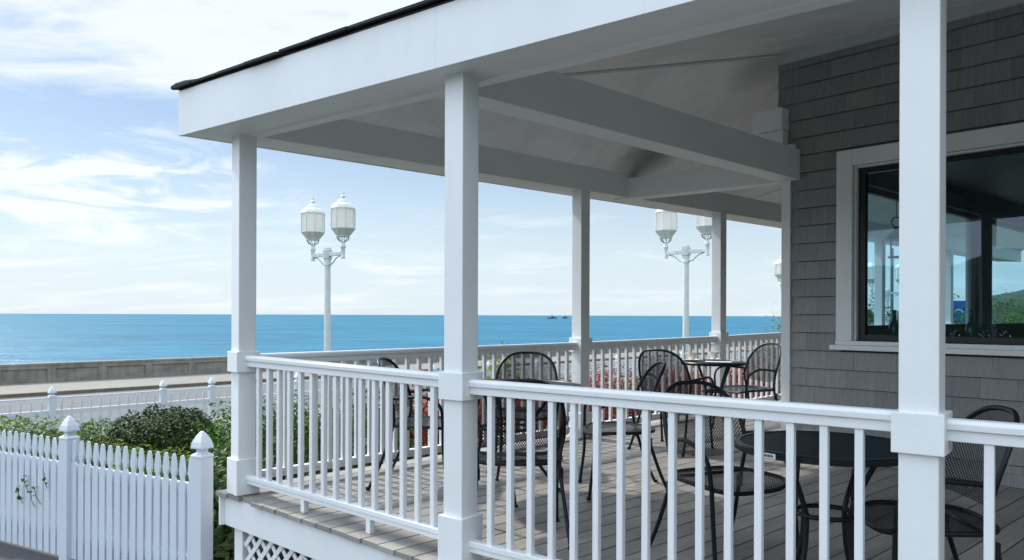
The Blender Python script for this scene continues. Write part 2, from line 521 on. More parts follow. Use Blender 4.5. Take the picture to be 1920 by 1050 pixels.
# front beam
fi = lambda p, z: V((p.x,p.y,z))
hexa(bm, [fi(F0+Fn*.026+Fd*.05,SOF), fi(fend+Fn*.026,SOF), fi(iend,SOF), fi(I0,SOF),
          fi(F0+Fn*.026+Fd*.05,SOF+.24), fi(fend+Fn*.026,SOF+.24), fi(iend,SOF+.24), fi(I0,SOF+.24)])
obj('front_beam', bm, 'white_paint', porch)
bm = NB()
hexa(bm, [fi(F0-Sn*.028+Bd*.03,SOF+.002), fi(I0,SOF+.002), fi(jend,SOF+.002), fi(send-Sn*.028,SOF+.002),
          fi(F0-Sn*.028+Bd*.03,SOF+.24), fi(I0,SOF+.24), fi(jend,SOF+.24), fi(send-Sn*.028,SOF+.24)])
obj('sea_beam', bm, 'white_paint', porch)
# inner lip boards under the beams
bm = NB()
T = frame_T((I0.x,I0.y,0), Fd, Fn); bx(bm, (.05,-.075,SOF-.012), (FL,.004,SOF+.10), T)
obj('beam_trim', bm, 'white_paint', porch, bevel=.003)
# fascia boards
T = frame_T((F0.x,F0.y,0), Fd, Fn)
for (a,b) in ((0,2.32),(2.3208,5.9),(5.9008,FL)):
    bm = NB(); bx(bm, (a,0,SOF-.004), (b,.024,SOF+.29), T); obj('fascia', bm, 'white_paint', porch, bevel=.0008)
bm = NB(); T = frame_T((F0.x,F0.y,0), Bd, Sn); bx(bm, (.012,-.024,SOF-.002), (SL,0,SOF+.288), T)
obj('fascia', bm, 'white_paint', porch, bevel=.003)
# cross beams
def beam(name, a, b, w, z0, z1, side, parent=porch):
    d = (b-a); L = d.length; d.normalize(); n = V((-d.y,d.x,0))*side
    bm = NB(); T = frame_T((a.x,a.y,0), d, n); bx(bm, (0,0,z0), (L,w,z1), T)
    return obj(name, bm, 'white_paint', parent, bevel=.003)
mb = V((-.36,3.975,0)); me_ = V((2.478,6.655,0))
beam('cross_beam', mb, me_, .19, SOF-.006, SOF+.255, 1)
beam('beam_moulding', mb+Bd*.2+Sn*.192, me_-Bd*.02+Sn*.192, .016, SOF+.01, SOF+.04, 1)
beam('cross_beam', V((1.02,7.825,0)), V((2.34,6.735,0)), .16, SOF-.010, SOF+.19, 1)
# block that carries the beams at the house corner
bm = NB(); T = frame_T((HC.x,HC.y,0), Ad, -Bd)
bx(bm, (-.175,.002,2.70), (.062,.10,2.83), T)
bx(bm, (-.215,.002,2.833), (.068,.125,3.02), T)
bx(bm, (-.05,.03,2.662), (.15,.08,2.698), T)
obj('beam_block', bm, 'white_paint', porch, bevel=.004)

# ceiling: two sloping panels meeting on a hip
ZC = 2.63; ZT = 3.52
w0 = wall(-.3,ZT,-.3); wE = wall(UW,ZT,-.02)
bm = NB()
hipA = V((I0.x,I0.y,ZC)); hipB = V((HC.x,HC.y,ZT))
fE = I0+Fd*FL
q = [hipA, V((fE.x,fE.y,ZC)), wall(UW,ZT,-.02), hipB]
a = [bm.verts.new(p) for p in q]; bm.faces.new((a[0],a[1],a[2])); bm.faces.new((a[0],a[2],a[3]))
jE = I0+Bd*SL
q2 = [hipA, hipB, wall2(SL-3.6,ZT,0), V((jE.x,jE.y,ZC))]
b = [bm.verts.new(p) for p in q2]; bm.faces.new((b[0],b[1],b[2])); bm.faces.new((b[0],b[2],b[3]))
g = bmesh.ops.extrude_face_region(bm, geom=list(bm.faces))
for v in [e for e in g['geom'] if isinstance(e, bmesh.types.BMVert)]: v.co.z += .02
obj('ceiling', bm, 'ceiling_paint', porch)
bm = NB(); hd = (hipB-hipA).normalized(); hs = V((-hd.y,hd.x,0)).normalized()*.034
hexa(bm, [hipA-hs+V((0,0,-.016)),hipB-hs+V((0,0,-.016)),hipB+hs+V((0,0,-.016)),hipA+hs+V((0,0,-.016)),hipA-hs+V((0,0,.012)),hipB-hs+V((0,0,.012)),hipB+hs+V((0,0,.012)),hipA+hs+V((0,0,.012))])
obj('hip_batten', bm, 'grey_trim', porch)
# ceiling panel seams (thin battens)
bm = NB()
for k in (.36,.68):
    for (pa,pb) in ((I0+Bd*2.4, None),(I0+Bd*5.2,None)):
        pass
for t in (1.35,3.0,4.6,6.2):
    bm = NB()
    a0 = I0+Bd*t; b0 = HC+Bd*max(0,(t-2.4))
    f = 1.0 if t > 2.4 else t/4.3
    top = V((b0.x,b0.y,ZT)) if t > 4.2 else (hipA.lerp(hipB, min(1,t/4.25)))
    tube(bm, [V((a0.x,a0.y,ZC-.001)), top+V((0,0,-.003))], .005, 5)
    obj('ceiling_batten', bm, 'ceiling_paint', porch)

# roof, shingle courses along the eaves
APX = V((6.0,8.25,4.55)); RR = APX + Fd*7; R2 = APX + Bd*12
zE = SOF+.300
E0 = F0 - Fn*.03 - Fd*.02 ; E0 = V((E0.x,E0.y,zE))
EF = fend - Fn*.03; EF = V((EF.x,EF.y,zE)); ES = send + Sn*.03; ES = V((ES.x,ES.y,zE))
E0 = V((F0.x,F0.y,zE)) + (-Fn+Sn)*.022
bm = NB()
q = [E0+(Fn-Sn)*.03,EF+Fn*.03,RR,APX]; a = [bm.verts.new(p+V((0,0,-.008))) for p in q]; bm.faces.new((a[0],a[1],a[2])); bm.faces.new((a[0],a[2],a[3]))
q = [E0+(Fn-Sn)*.03,APX,R2,ES-Sn*.03]; b = [bm.verts.new(p+V((0,0,-.008))) for p in q]; bm.faces.new((b[0],b[1],b[2])); bm.faces.new((b[0],b[2],b[3]))
rb = V((13,9,4.4)); 
g = bmesh.ops.extrude_face_region(bm, geom=list(bm.faces))
for v in [e for e in g['geom'] if isinstance(e, bmesh.types.BMVert)]: v.co.z += .012
roof = obj('roof', bm, 'roof_shingle', porch)
def courses(e0, e1, top0, top1, n, rng):
    """rows of single tabs from the eave upwards"""
    bm = NB(); L = (e1-e0).length; along = (e1-e0).normalized()
    for r in range(n):
        f0 = r*.045; f1 = f0+.062
        x = -rng.random()*.3
        while x < L:
            w = .30*(1+.04*rng.uniform(-1,1)); a = max(x,.0+r*.05); b = min(x+w-.006, L)
            x += w
            if b-a < .03: continue
            up = lambda s, f: (e0+along*s).lerp(top0.lerp(top1, min(1,s/L)), f)
            lift = .008 + rng.random()*.034; drop = rng.uniform(-.010,.016)
            p = [up(a,f0)+V((0,0,lift*.4-drop*.3)), up(b,f0)+V((0,0,lift*.4-drop*.3)), up(b,f1)+V((0,0,.006)), up(a,f1)+V((0,0,.006))]
            outw = (e0-top0).normalized()*(.016+drop) if r == 0 else V((0,0,0))
            p[0] += outw; p[1] += outw
            hexa(bm, p+[q+V((0,0,.013 if i<2 else .008)) for i, q in enumerate(p)])
    return bm
rng = random.Random(3)
obj('shingle_course', courses(E0, EF, APX, RR, 5, rng), 'roof_shingle', porch)
obj('shingle_course', courses(E0+Bd*.05, ES, APX, R2, 3, rng), 'roof_shingle', porch)
# hip cap shingles
bm = NB()
hp = [E0.lerp(APX, f)+V((0,0,h)) for f,h in ((-.002,.012),(.002,.020),(.008,.026),(.02,.028),(.034,.026),(.036,.040),(.06,.036),(.075,.032),(.077,.046),(.11,.040),(.16,.036),(.3,.034),(.6,.034))]
tube(bm, hp, [.012,.024,.031,.034,.034,.034,.034,.034,.034,.034,.034,.034,.034], 10)
obj('hip_cap', bm, 'roof_shingle', porch, smooth=True)

# deck boards run parallel to the sea side
D0 = V((-1.972,5.19,0)); D1 = D0 + V((.752,-.659,0))*2.30
bw = .1395
def front_edge_t(c):
    """Bd-coordinate where the board centred at Ad-offset c meets the front edge"""
    # board line: D0-based frame: pos = O + Ad*c + Bd*t ; front edge broken line D0-D1-(D1+Fd*9)
    pts = [D0 - V((.752,-.659,0))*2, D1, D1+Fd*9]
    for a, b in zip(pts, pts[1:]):
        ca, cb = (a-D0).dot(Ad), (b-D0).dot(Ad)
        if min(ca,cb) <= c <= max(ca,cb):
            f = (c-ca)/(cb-ca); p = a.lerp(b,f); return (p-D0).dot(Bd)
    return 0
bm = NB(); rng = random.Random(5)
c_sea = (P1-D0).dot(Ad) - .17
c = c_sea; k = 0
wline = (HC-D0).dot(Ad)       # beyond this offset the house wall begins
while c < 8.6:
    t0 = front_edge_t(c+bw/2) + rng.uniform(-.006,.006)
    if k == 0: t0 -= .015
    if k == 2: t0 += .02
    t1 = 16.5 if c+bw < (HC-D0).dot(Ad)+.0 else (HC-D0).dot(Bd)-.005
    # boards are laid in lengths
    x = t0; first = True
    while x < t1-.02:
        e = min(t1, x + (rng.uniform(1.6,3.6) if first else 3.65)); first = False
        if t1-e < .5: e = t1
        o = D0
        def P(tt, cc, h): 
            p = o + Ad*cc + Bd*tt; return V((p.x,p.y,dz(p.x,p.y)+h))
        hh = rng.uniform(-.0015,.0)
        # board follows the cut angle of the front edge at its outer end
        d = (front_edge_t(c+bw-.011)-front_edge_t(c))/2 if x == t0 else 0
        hexa(bm, [P(x-d,c,-.028),P(x+d,c+bw-.011,-.028),P(e-.003,c+bw-.011,-.028),P(e-.003,c,-.028),
                  P(x-d,c,hh),P(x+d,c+bw-.011,hh),P(e-.003,c+bw-.011,hh),P(e-.003,c,hh)])
        x = e
    c += bw; k += 1
obj('deck', bm, 'deck_boards', porch)
# dark joist bed below the boards
bm = NB()
pl = [D0+V((.05,.0,0)), D1+Fn*.05, D1+Fd*8+Fn*.05, HC+Ad*6, HC+Bd*.1, HC+Bd*12, D0+Bd*16+Ad*.05]
poly_prism(bm, [(p.x,p.y) for p in pl], lambda p: dz(p[0],p[1])-.10, lambda p: dz(p[0],p[1])-.032)
obj('deck_joists', bm, 'dark_wood', porch)
# skirt boards
def skirt(a, b, zt0, zb, inset, nrm, name='skirt_board', th=.024):
    bm = NB(); a2 = a+nrm*inset; b2 = b+nrm*inset
    za, zb_ = dz(a.x,a.y), dz(b.x,b.y)
    p = [a2,b2,b2+nrm*th,a2+nrm*th]; z = [za,zb_,zb_,za]
    hexa(bm, [V((q.x,q.y,h+zb)) for q,h in zip(p,z)]+[V((q.x,q.y,h+zt0)) for q,h in zip(p,z)])
    return obj(name, bm, 'white_paint', porch, bevel=.003)
n1 = V((.659,.752,0))
skirt(D0+Ad*.02, D1, -.029, -.225, .03, n1)
skirt(D1, D1+Fd*8, -.029, -.225, .03, Fn)
skirt(D0+Ad*.02, D0+Ad*.02+Bd*16, -.029, -.225, .0, -Sn, th=.024)
# sub posts + lattice under the front
e = (D1-D0).normalized()
for s in (.16,2.2):
    q = D0+e*s+n1*.062; T = frame_T((q.x,q.y,0), e, n1)
    bm = NB(); bx(bm, (-.05,0,-.75), (.05,.09,dz(q.x,q.y)-.226), T)
    obj('lattice_post', bm, 'white_paint', porch, bevel=.003)
bm = NB()
def lat(p0, p1, off):
    q0 = D0+e*p0[0]+n1*(.075+off); q1 = D0+e*p1[0]+n1*(.075+off)
    a, b = V((q0.x,q0.y,p0[1])), V((q1.x,q1.y,p1[1])); d = (b-a).normalized(); s = d.cross(n1).normalized()*.016
    hexa(bm, [a-s,b-s,b-s+n1*.006,a-s+n1*.006,a+s,b+s,b+s+n1*.006,a+s+n1*.006])
zt, zb = -.205, -.74; H = zt-zb
s = -.45
while s < 2.3:
    for sgn, off in ((1,0),(-1,.0065)):
        x0, x1 = (s, s+H) ; z0, z1 = (zb,zt) if sgn>0 else (zt,zb)
        lo, hi = .22, 2.14
        # clip
        if x1 <= lo or x0 >= hi: continue
        f0 = max(0,(lo-x0)/H); f1 = min(1,(hi-x0)/H)
        lat((x0+f0*H, z0+(z1-z0)*f0), (x0+f1*H, z0+(z1-z0)*f1), off)
    s += .118
obj('lattice', bm, 'white_paint', porch)
bm = NB(); q = D0+e*.1+n1*.34; T = frame_T((q.x,q.y,0), e, n1)  # dark backing added behind the lattice, standing in for under-deck shade
bx(bm, (0,0,-.76), (2.2,.1,-.14), T); bx(bm, (-.02,.1,-.76), (.08,3.5,-.14), T); obj('lattice_shade_backing', bm, 'dark_wood', porch)

# ------------------------------------------------------------------ railings
def railing(pa, pb, ha, hb, n, label, feet=2, cut=.079, rail_end=None):
    """pa, pb post centres; ha, hb rail-top heights above z=0 world"""
    d = (pb-pa); L = d.length; d.normalize(); nn = V((-d.y,d.x,0))
    a = pa+d*cut*.95; b = pb-d*cut*.95; l = (b-a).length
    root = thing('porch_railing', label, 'railing', V((a.x,a.y,dz(a.x,a.y))), 'white porch railings')
    def T0(off):
        def f(v):
            p = a+d*v.x+nn*v.y; h = ha+(hb-ha)*v.x/l
            return V((p.x,p.y,h+v.z))
        return f
    T = T0(0)
    bm = NB()
    prof = [(-.034,-.034),(-.036,-.012),(-.024,0),(.024,0),(.036,-.012),(.034,-.034)]
    for half in (0,):
        r0 = [bm.verts.new(T(V((0,y,z)))) for y,z in prof]; r1 = [bm.verts.new(T(V((l,y,z)))) for y,z in prof]
        for i in range(len(prof)): bm.faces.new((r0[i],r0[(i+1)%6],r1[(i+1)%6],r1[i]))
        bm.faces.new(r0); bm.faces.new(list(reversed(r1)))
    bx(bm, (0,-.022,-.072), (l,.022,-.0345), T)
    obj('top_rail', bm, 'white_paint', root, bevel=.003)
    bm = NB()
    bx(bm, (0,-.026,-.815), (l,.026,-.786), T); bx(bm, (0,-.019,-.842), (l,.019,-.8155), T)
    obj('bottom_rail', bm, 'white_paint', root, bevel=.004)
    sp = l/(n+1)
    for i in range(n):
        x = sp*(i+1)
        bm = NB(); bx(bm, (x-.0145,-.0145,-.788), (x+.0145,.0145,-.0715), T)
        obj('baluster', bm, 'white_paint', root, bevel=.003)
    for i in range(feet):
        x = l*(i+1)/(feet+1)
        p = a+d*x; zz = dz(p.x,p.y)-(ha+(hb-ha)*x/l)
        bm = NB(); bx(bm, (x-.018,-.018,zz), (x+.018,.018,-.841), T)
        obj('foot_block', bm, 'white_paint', root, bevel=.003)
    return root
railing(P1, P2, .950, .926, 15, 'white railing between the corner post and the middle front post, two feet visible')
railing(P2, P3, .906, .902, 15, 'nearest white railing, in front of the round table, ending at the thick right post')
railing(P3, P8, .888, .880, 15, 'short piece of white railing at the right picture edge beyond the thick post')
railing(P1, P4, .955, .967, 27, 'long white railing on the sea side starting at the corner post')
railing(P4, P5, .968, .990, 17, 'white sea side railing behind the small table with cups')
railing(P5, P6, .992, 1.06, 33, 'white sea side railing running behind the house corner board', feet=3)
railing(P6, P7, 1.06, 1.10, 21, 'white sea side railing glimpsed only through the house window')

# ------------------------------------------------------------------ house
house = thing('house', 'grey shingled building with white trim and a large dark window', 'building', wall(0,0))
WZ0, WZ1 = -.70, 3.50
ox0, ox1, oz0, oz1 = .635, 3.10, 1.02, 2.45      # window opening in the front wall
bm = NB()
Tw = lambda v: wall(v.x, v.z, v.y)
dk = lambda: None
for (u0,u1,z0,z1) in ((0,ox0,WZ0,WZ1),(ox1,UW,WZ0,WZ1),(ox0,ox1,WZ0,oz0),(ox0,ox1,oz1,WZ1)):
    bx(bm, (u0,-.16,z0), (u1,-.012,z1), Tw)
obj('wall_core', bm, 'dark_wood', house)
# shingles on the front wall
bm = NB(); rng = random.Random(11)
z = .02; row = 0; ex = .152
def shingle(u0, u1, zb, zt, lift):
    hexa(bm, [wall(u0,zb,-.011),wall(u1,zb,-.011),wall(u1,zb,.019+lift),wall(u0,zb,.019+lift),
              wall(u0,zt,-.011),wall(u1,zt,-.011),wall(u1,zt,.002),wall(u0,zt,.002)])
while z < WZ1-.02:
    u = .09 - rng.random()*.2
    if z > 2.9: u = -.03 - rng.random()*.2
    zt = min(z+ex-.006, WZ1)
    while u < UW:
        w = rng.choice((.17,.22,.27,.34,.24,.42)); a = max(u,(.09 if z < 2.9 else -.03)); b = u+w-.0018; u += w
        if b-a < .02: continue
        segs = [(a,b)]
        if zt > .95 and z < oz1+.125:
            segs = []
            if z < .93: shingle(max(a,ox0-.12),min(b,ox1+.12),z,.944,0) if min(b,ox1+.12)-max(a,ox0-.12) > .01 else None
            if zt > oz1+.12: shingle(max(a,ox0-.12),min(b,ox1+.12),oz1+.125,zt,0) if min(b,ox1+.12)-max(a,ox0-.12) > .01 else None
            if a < ox0-.10: segs.append((a,min(b,ox0-.10)))
            if b > ox1+.10: segs.append((max(a,ox1+.10),b))
        for (p,q) in segs:
            if q-p > .012: shingle(p,q,z,zt,0)
    z += ex; row += 1
obj('shingle_siding', bm, 'grey_shingle', house)
# base board along the deck
bm = NB()
p = [wall(.0,0),wall(UW,0)]
z_ = lambda q: dz(q.x,q.y)
a,b = wall(.095,0,.028),wall(UW,0,.028); a2,b2 = wall(.095,0,-.01),wall(UW,0,-.01)
hexa(bm, [on(a,.002),on(b,.002),on(b2,.002),on(a2,.002),on(a,.095),on(b,.095),on(b2,.095),on(a2,.095)])
obj('base_board', bm, 'grey_shingle', house, bevel=.003)
# corner boards
bm = NB(); bx(bm, (.012,.0,-.02), (.094,.028,2.70), Tw); bx(bm, (.012,-.14,-.02), (.036,-.001,2.70), Tw)
obj('corner_board', bm, 'white_paint', house, bevel=.003)
# eave trim
bm = NB(); bx(bm, (-.02,.0,3.42), (UW,.045,3.53), Tw); obj('eave_trim', bm, 'grey_trim', house, bevel=.004)
# sea side wall with openings
bm = NB(); Tv = lambda v: wall2(v.x, v.z, v.y)
op = [(1.0,4.75),(5.15,7.9)]; zs0, zs1 = 1.08, 2.52
edges = [-.0,op[0][0],op[0][1],op[1][0],op[1][1],LW]
for i in range(0,6,2): bx(bm, (edges[i],-.16,WZ0), (edges[i+1],-.005,WZ1), Tv)
for (a,b) in op:
    bx(bm, (a,-.16,WZ0), (b,-.005,zs0), Tv); bx(bm, (a,-.16,zs1), (b,-.005,WZ1), Tv)
obj('side_wall', bm, 'grey_shingle', house)
for (a,b) in op:
    bm = NB()
    for q in ((a-.08,-.004,zs0-.08,a,.03,zs1+.08),(b,-.004,zs0-.08,b+.08,.03,zs1+.08),(a+.001,-.004,zs1,b-.001,.03,zs1+.08),(a+.001,-.004,zs0-.08,b-.001,.05,zs0)):
        bx(bm, q[:3], q[3:], Tv)
    f = obj('side_window', bm, 'white_paint', house)
    bm = NB()
    bx(bm, (a+.002,-.10,zs0+.002), (a+.05,-.05,zs1-.002), Tv); bx(bm, (b-.05,-.10,zs0+.002), (b-.002,-.05,zs1-.002), Tv)
    bx(bm, (a+.051,-.10,zs1-.06), (b-.051,-.05,zs1-.002), Tv); bx(bm, (a+.051,-.10,zs0+.002), (b-.051,-.05,zs0+.05), Tv)
    obj('sash', bm, 'black_sash', f)
# back walls, inside ceiling and floor
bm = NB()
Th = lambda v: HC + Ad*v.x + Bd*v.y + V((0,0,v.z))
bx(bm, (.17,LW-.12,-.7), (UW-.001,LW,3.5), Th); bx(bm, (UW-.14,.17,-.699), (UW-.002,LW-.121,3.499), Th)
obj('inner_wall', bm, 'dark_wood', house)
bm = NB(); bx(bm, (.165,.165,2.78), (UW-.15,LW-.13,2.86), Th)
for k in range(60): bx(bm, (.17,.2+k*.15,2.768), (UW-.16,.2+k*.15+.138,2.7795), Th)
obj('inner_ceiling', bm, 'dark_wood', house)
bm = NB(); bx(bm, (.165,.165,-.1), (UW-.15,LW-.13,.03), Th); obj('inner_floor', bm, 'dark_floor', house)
# front window
bm = NB()
for q in ((ox0-.13,.0,oz0-.0,ox0,.042,oz1+.13),(ox1,.0,oz0,ox1+.13,.042,oz1+.13),(ox0+.001,.0,oz1,ox1-.001,.042,oz1+.13)):
    bx(bm, q[:3], q[3:], Tw)
bx(bm, (ox0-.001,-.10,oz0), (ox0+.018,-.0005,oz1), Tw); bx(bm, (ox0+.019,-.10,oz1-.018), (ox1,-.0005,oz1), Tw)
win = obj('window', bm, 'white_paint', house, bevel=.004)
bm = NB(); bx(bm, (ox0-.17,-.0,oz0-.075), (ox1+.17,.075,oz0-.035), Tw); bx(bm, (ox0-.13,-.10,oz0-.034), (ox1+.13,.052,oz0), Tw)
obj('sill', bm, 'white_paint', win, bevel=.004)
bm = NB()
a0, a1, b0, b1 = ox0+.02, ox1-.001, oz0+.001, oz1-.02
bx(bm, (a0,-.09,b0), (a0+.055,-.04,b1), Tw); bx(bm, (a0+.056,-.09,b1-.045), (a1,-.04,b1), Tw); bx(bm, (a0+.056,-.09,b0), (a1,-.04,b0+.05), Tw)
obj('sash', bm, 'black_sash', win, bevel=.003)
bm = NB(); bx(bm, (a0+.04,-.068,b0+.03), (a1-.002,-.062,b1-.03), Tw); obj('pane', bm, 'window_glass', win)
# power outlet cover on the wall behind the right chair
bm = NB(); bx(bm, (1.60,.012,.345), (1.68,.032,.47), Tw); obj('outlet_cover', bm, 'grey_trim', house, bevel=.004)

# inside the room: bar counter, bottles, taps
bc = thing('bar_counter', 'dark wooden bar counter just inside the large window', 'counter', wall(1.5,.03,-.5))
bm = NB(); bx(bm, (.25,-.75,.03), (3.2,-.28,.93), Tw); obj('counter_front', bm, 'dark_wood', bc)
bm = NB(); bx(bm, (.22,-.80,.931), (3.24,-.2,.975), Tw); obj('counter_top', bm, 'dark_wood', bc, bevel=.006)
def bottle(u, o, z, label):
    p = wall(u, z, o); r = thing('bottle', label, 'bottle', p, 'green bottles inside the window')
    bm = NB(); lathe(bm, [(0,0),(.037,0),(.04,.01),(.04,.15),(.034,.185),(.016,.215),(.0135,.28),(.016,.283),(.016,.30),(0,.30)], p, 16)
    obj('bottle_body', bm, 'green_glass', r, smooth=True)
    return r
bottle(.82, -.34, .975, 'dark green bottle behind the left part of the window')
bottle(1.37, -.42, .975, 'dark green bottle in the window just right of the thick white post')
def tap(u, o, label):
    p = wall(u, .975, o); r = thing('tap', label, 'tap', p, 'chrome taps on the bar counter')
    bm = NB(); lathe(bm, [(0,0),(.03,0),(.03,.012),(.016,.02),(.014,.09),(0,.09)], p, 14); obj('tap_base', bm, 'chrome', r, smooth=True)
    bm = NB(); tube(bm, spline([p+V((0,0,.08)),p+V((0,0,.12))+Ad*.008-Bd*.01,p+V((0,0,.135))+Ad*.03-Bd*.03,p+V((0,0,.115))+Ad*.05-Bd*.05,p+V((0,0,.095))+Ad*.052-Bd*.055],5), .009, 8); obj('spout', bm, 'chrome', r, smooth='all')
    bm = NB(); tube(bm, [p+V((0,0,.09)),p+V((0,0,.13))-Ad*.05], .008, 8); obj('handle', bm, 'chrome', r, smooth='all')
tap(1.29, -.30, 'chrome tap nearest the thick white post, on the bar counter')
tap(1.48, -.34, 'middle chrome tap on the bar counter')
tap(1.62, -.34, 'right chrome tap on the bar counter near the picture edge')

# hanging lantern on the sea side porch
lp = V((4.72,9.5,0)); lz = 2.10
ln = thing('hanging_lantern', 'dark metal hanging lantern seen through the left part of the window', 'lantern', (lp.x,lp.y,lz))
bm = NB(); c0 = V((lp.x,lp.y,lz))
lathe(bm, [(0,-.16),(.10,-.16),(.10,-.14),(0,-.14)], c0, 12)
for k in range(4):
    a = k*math.pi/2+.4; q = c0+V((.085*math.cos(a),.085*math.sin(a),0)); tube(bm, [q+V((0,0,-.145)),q+V((0,0,.07))], .007, 6)
obj('lantern_cage', bm, 'black_sash', ln)
bm = NB(); lathe(bm, [(.14,.06),(.14,.07),(.06,.16),(.03,.19),(.03,.22),(0,.23)], c0, 16); obj('lantern_roof', bm, 'black_sash', ln, smooth=True)
bm = NB(); tube(bm, [c0+V((.06*math.sin(a),0,.28-.06*math.cos(a))) for a in [2*math.pi*k/14 for k in range(14)]], .008, 6, closed=True)
tube(bm, [c0+V((0,0,.34)),c0+V((0,0,3.2-lz))], .005, 5); obj('hanging_ring', bm, 'black_sash', ln)

# ------------------------------------------------------------------ chairs and tables
def grid_surf(f, nu, nv, uvs):
    """grid surface with UVs in metres"""
    bm = NB(); uvl = bm.loops.layers.uv.new('UVMap')
    vs = [[bm.verts.new(f(i/nu, j/nv)) for j in range(nv+1)] for i in range(nu+1)]
    for i in range(nu):
        for j in range(nv):
            fc = bm.faces.new((vs[i][j],vs[i+1][j],vs[i+1][j+1],vs[i][j+1]))
            for lp, (a,b) in zip(fc.loops, ((i,j),(i+1,j),(i+1,j+1),(i,j+1))): lp[uvl].uv = uvs(a/nu, b/nv)
    return bm

def make_chair(label):
    t = thing('chair', label, 'chair', (0,0,0), 'black metal mesh patio chairs')
    zt, zl, W = .875, .49, .245
    def width(z):
        f = max(0,(z-.56)/(zt-.56))
        return W*(max(0,1-f**2.9))**(1/2.9) if f > 0 else W*(1-.10*((.56-z)/.13))
    def yb(x, z):   # barrel back leaning rearwards
        lean = -.195 - .30*(max(0,z-.43))**1.15*.85
        return lean + .10*(x/W)**2*(1-.35*(z-.43)/.45)
    def back(u, v):
        z = zl + (zt-.004-zl)*(1-(1-v)**1.0); z = zl+(zt-.004-zl)*math.sin(v*math.pi/2)
        x = (2*u-1)*max(.0,width(z))
        if v == 0: z += -.0
        return V((x, yb(x,z), z + (.03*(1-(2*u-1)**2)*-1+.03 if v == 0 else 0)))
    bm = grid_surf(back, 18, 14, lambda u,v: (u*.5, v*.42))
    obj('backrest', bm, 'punched_back', t, smooth='all')
    # hoop
    pts = []
    zs = [.43+.13*k/3 for k in range(3)]
    n = 26
    side = []
    for k in range(n+1):
        a = math.pi*k/n
        x = -math.copysign(abs(math.cos(a))**(2/2.9), math.cos(a))*W; z = .56 + (zt-.56)*abs(math.sin(a))**(2/2.9)
        pts.append(V((x, yb(x,z), z)))
    def leg(s): # rear leg from the floor up to the hoop
        return spline([V((s*.262,-.30,.0)),V((s*.245,-.225,.16)),V((s*.225,-.165,.34)),V((s*.222,-.135,.45)),V((s*W,yb(s*W,.56),.56))],5)
    bm = NB(); tube(bm, pts, .0108, 8); obj('back_frame', bm, 'black_metal', t, smooth='all')
    for s in (-1,1):
        bm = NB(); L = leg(s); tube(bm, L, .0108, 8); lathe(bm, [(0,0),(.016,0),(.016,.02),(0,.02)], L[0], 8)
        q = L[11]; lathe(bm, [(.0165,-.03),(.0165,.03)], q, 8); obj('leg', bm, 'black_metal', t, smooth=True)
        # arm flowing down into the front leg
        A = spline([V((s*.243,yb(s*.243,.62)+.012,.615)),V((s*.275,-.03,.628)),V((s*.292,.08,.635)),V((s*.287,.165,.605)),V((s*.272,.205,.55)),V((s*.255,.212,.43))],6)
        bm = NB(); tube(bm, A, .0108, 8); obj('armrest', bm, 'black_metal', t, smooth='all')
        F = spline([V((s*.255,.212,.43)),V((s*.247,.215,.25)),V((s*.252,.245,.0))],5)
        bm = NB(); tube(bm, F, .0108, 8); lathe(bm, [(0,0),(.016,0),(.016,.02),(0,.02)], F[-1], 8); obj('leg', bm, 'black_metal', t, smooth=True)
    # seat: rounded pan with a waterfall front
    def seat_outline(a):
        c, s_ = math.cos(a), math.sin(a)
        x = .245*math.copysign(abs(c)**.62, c); y = .225*math.copysign(abs(s_)**.62, s_)
        return x*(1+.06*(y/.225)), y
    def seat(u, v):
        a = 2*math.pi*u; x, y = seat_outline(a); x *= v; y *= v
        z = .435 - .018*(1-v**2) - .028*max(0,(y-.10)/.125)**2*1.0
        return V((x, y+.01, z))
    bm = grid_surf(seat, 36, 8, lambda u,v: (math.cos(2*math.pi*u)*v*.25, math.sin(2*math.pi*u)*v*.25))
    bmesh.ops.remove_doubles(bm, verts=bm.verts, dist=1e-5)
    obj('seat', bm, 'punched_seat', t, smooth='all')
    bm = NB(); tube(bm, [seat(k/36,1.0)+V((0,0,-.006)) for k in range(36)], .011, 8, closed=True); 
    tube(bm, [V((-.225,-.12,.425)),V((.225,-.12,.425))], .009, 6)
    obj('seat_frame', bm, 'black_metal', t, smooth='all')
    return t

def make_table(label, r, h, loc, rot):
    t = thing('table', label, 'table', (0,0,0), 'round black metal patio tables')
    bm = NB(); lathe(bm, [(0,h-.006),(r*.5,h-.005),(r-.03,h-.004),(r-.022,h)],(0,0,0),64)
    obj('tabletop', bm, 'table_top', t, smooth=True)
    bm = NB(); lathe(bm, [(r-.028,h-.004),(r-.022,h+.003),(r-.006,h+.003),(r,h-.004),(r,h-.022),(r-.005,h-.026),(r-.024,h-.026),(r-.024,h-.02)],(0,0,0),64)
    obj('rim', bm, 'black_metal', t, smooth=True)
    k = r/.38
    for q in range(4):
        a = q*math.pi/2; d = V((math.cos(a),math.sin(a),0))
        L = spline([d*(.245*k)+V((0,0,h-.036)), d*(.195*k)+V((0,0,h-.12)), d*(.132*k)+V((0,0,h-.24)), d*(.118*k)+V((0,0,.40)), d*(.15*k)+V((0,0,.22)), d*(.27*k)+V((0,0,.0))],6)
        bm = NB(); tube(bm, L, .0108, 8); lathe(bm, [(0,0),(.017,0),(.017,.014),(0,.014)], L[-1], 8); obj('leg', bm, 'black_metal', t, smooth=True)
    bm = NB(); tube(bm, [V((.122*k*math.cos(b),.122*k*math.sin(b),.44)) for b in [2*math.pi*i/24 for i in range(24)]], .010, 8, closed=True)
    obj('ring_stretcher', bm, 'black_metal', t, smooth='all')
    t.location = loc; t.rotation_euler = (0,0,rot)
    return t

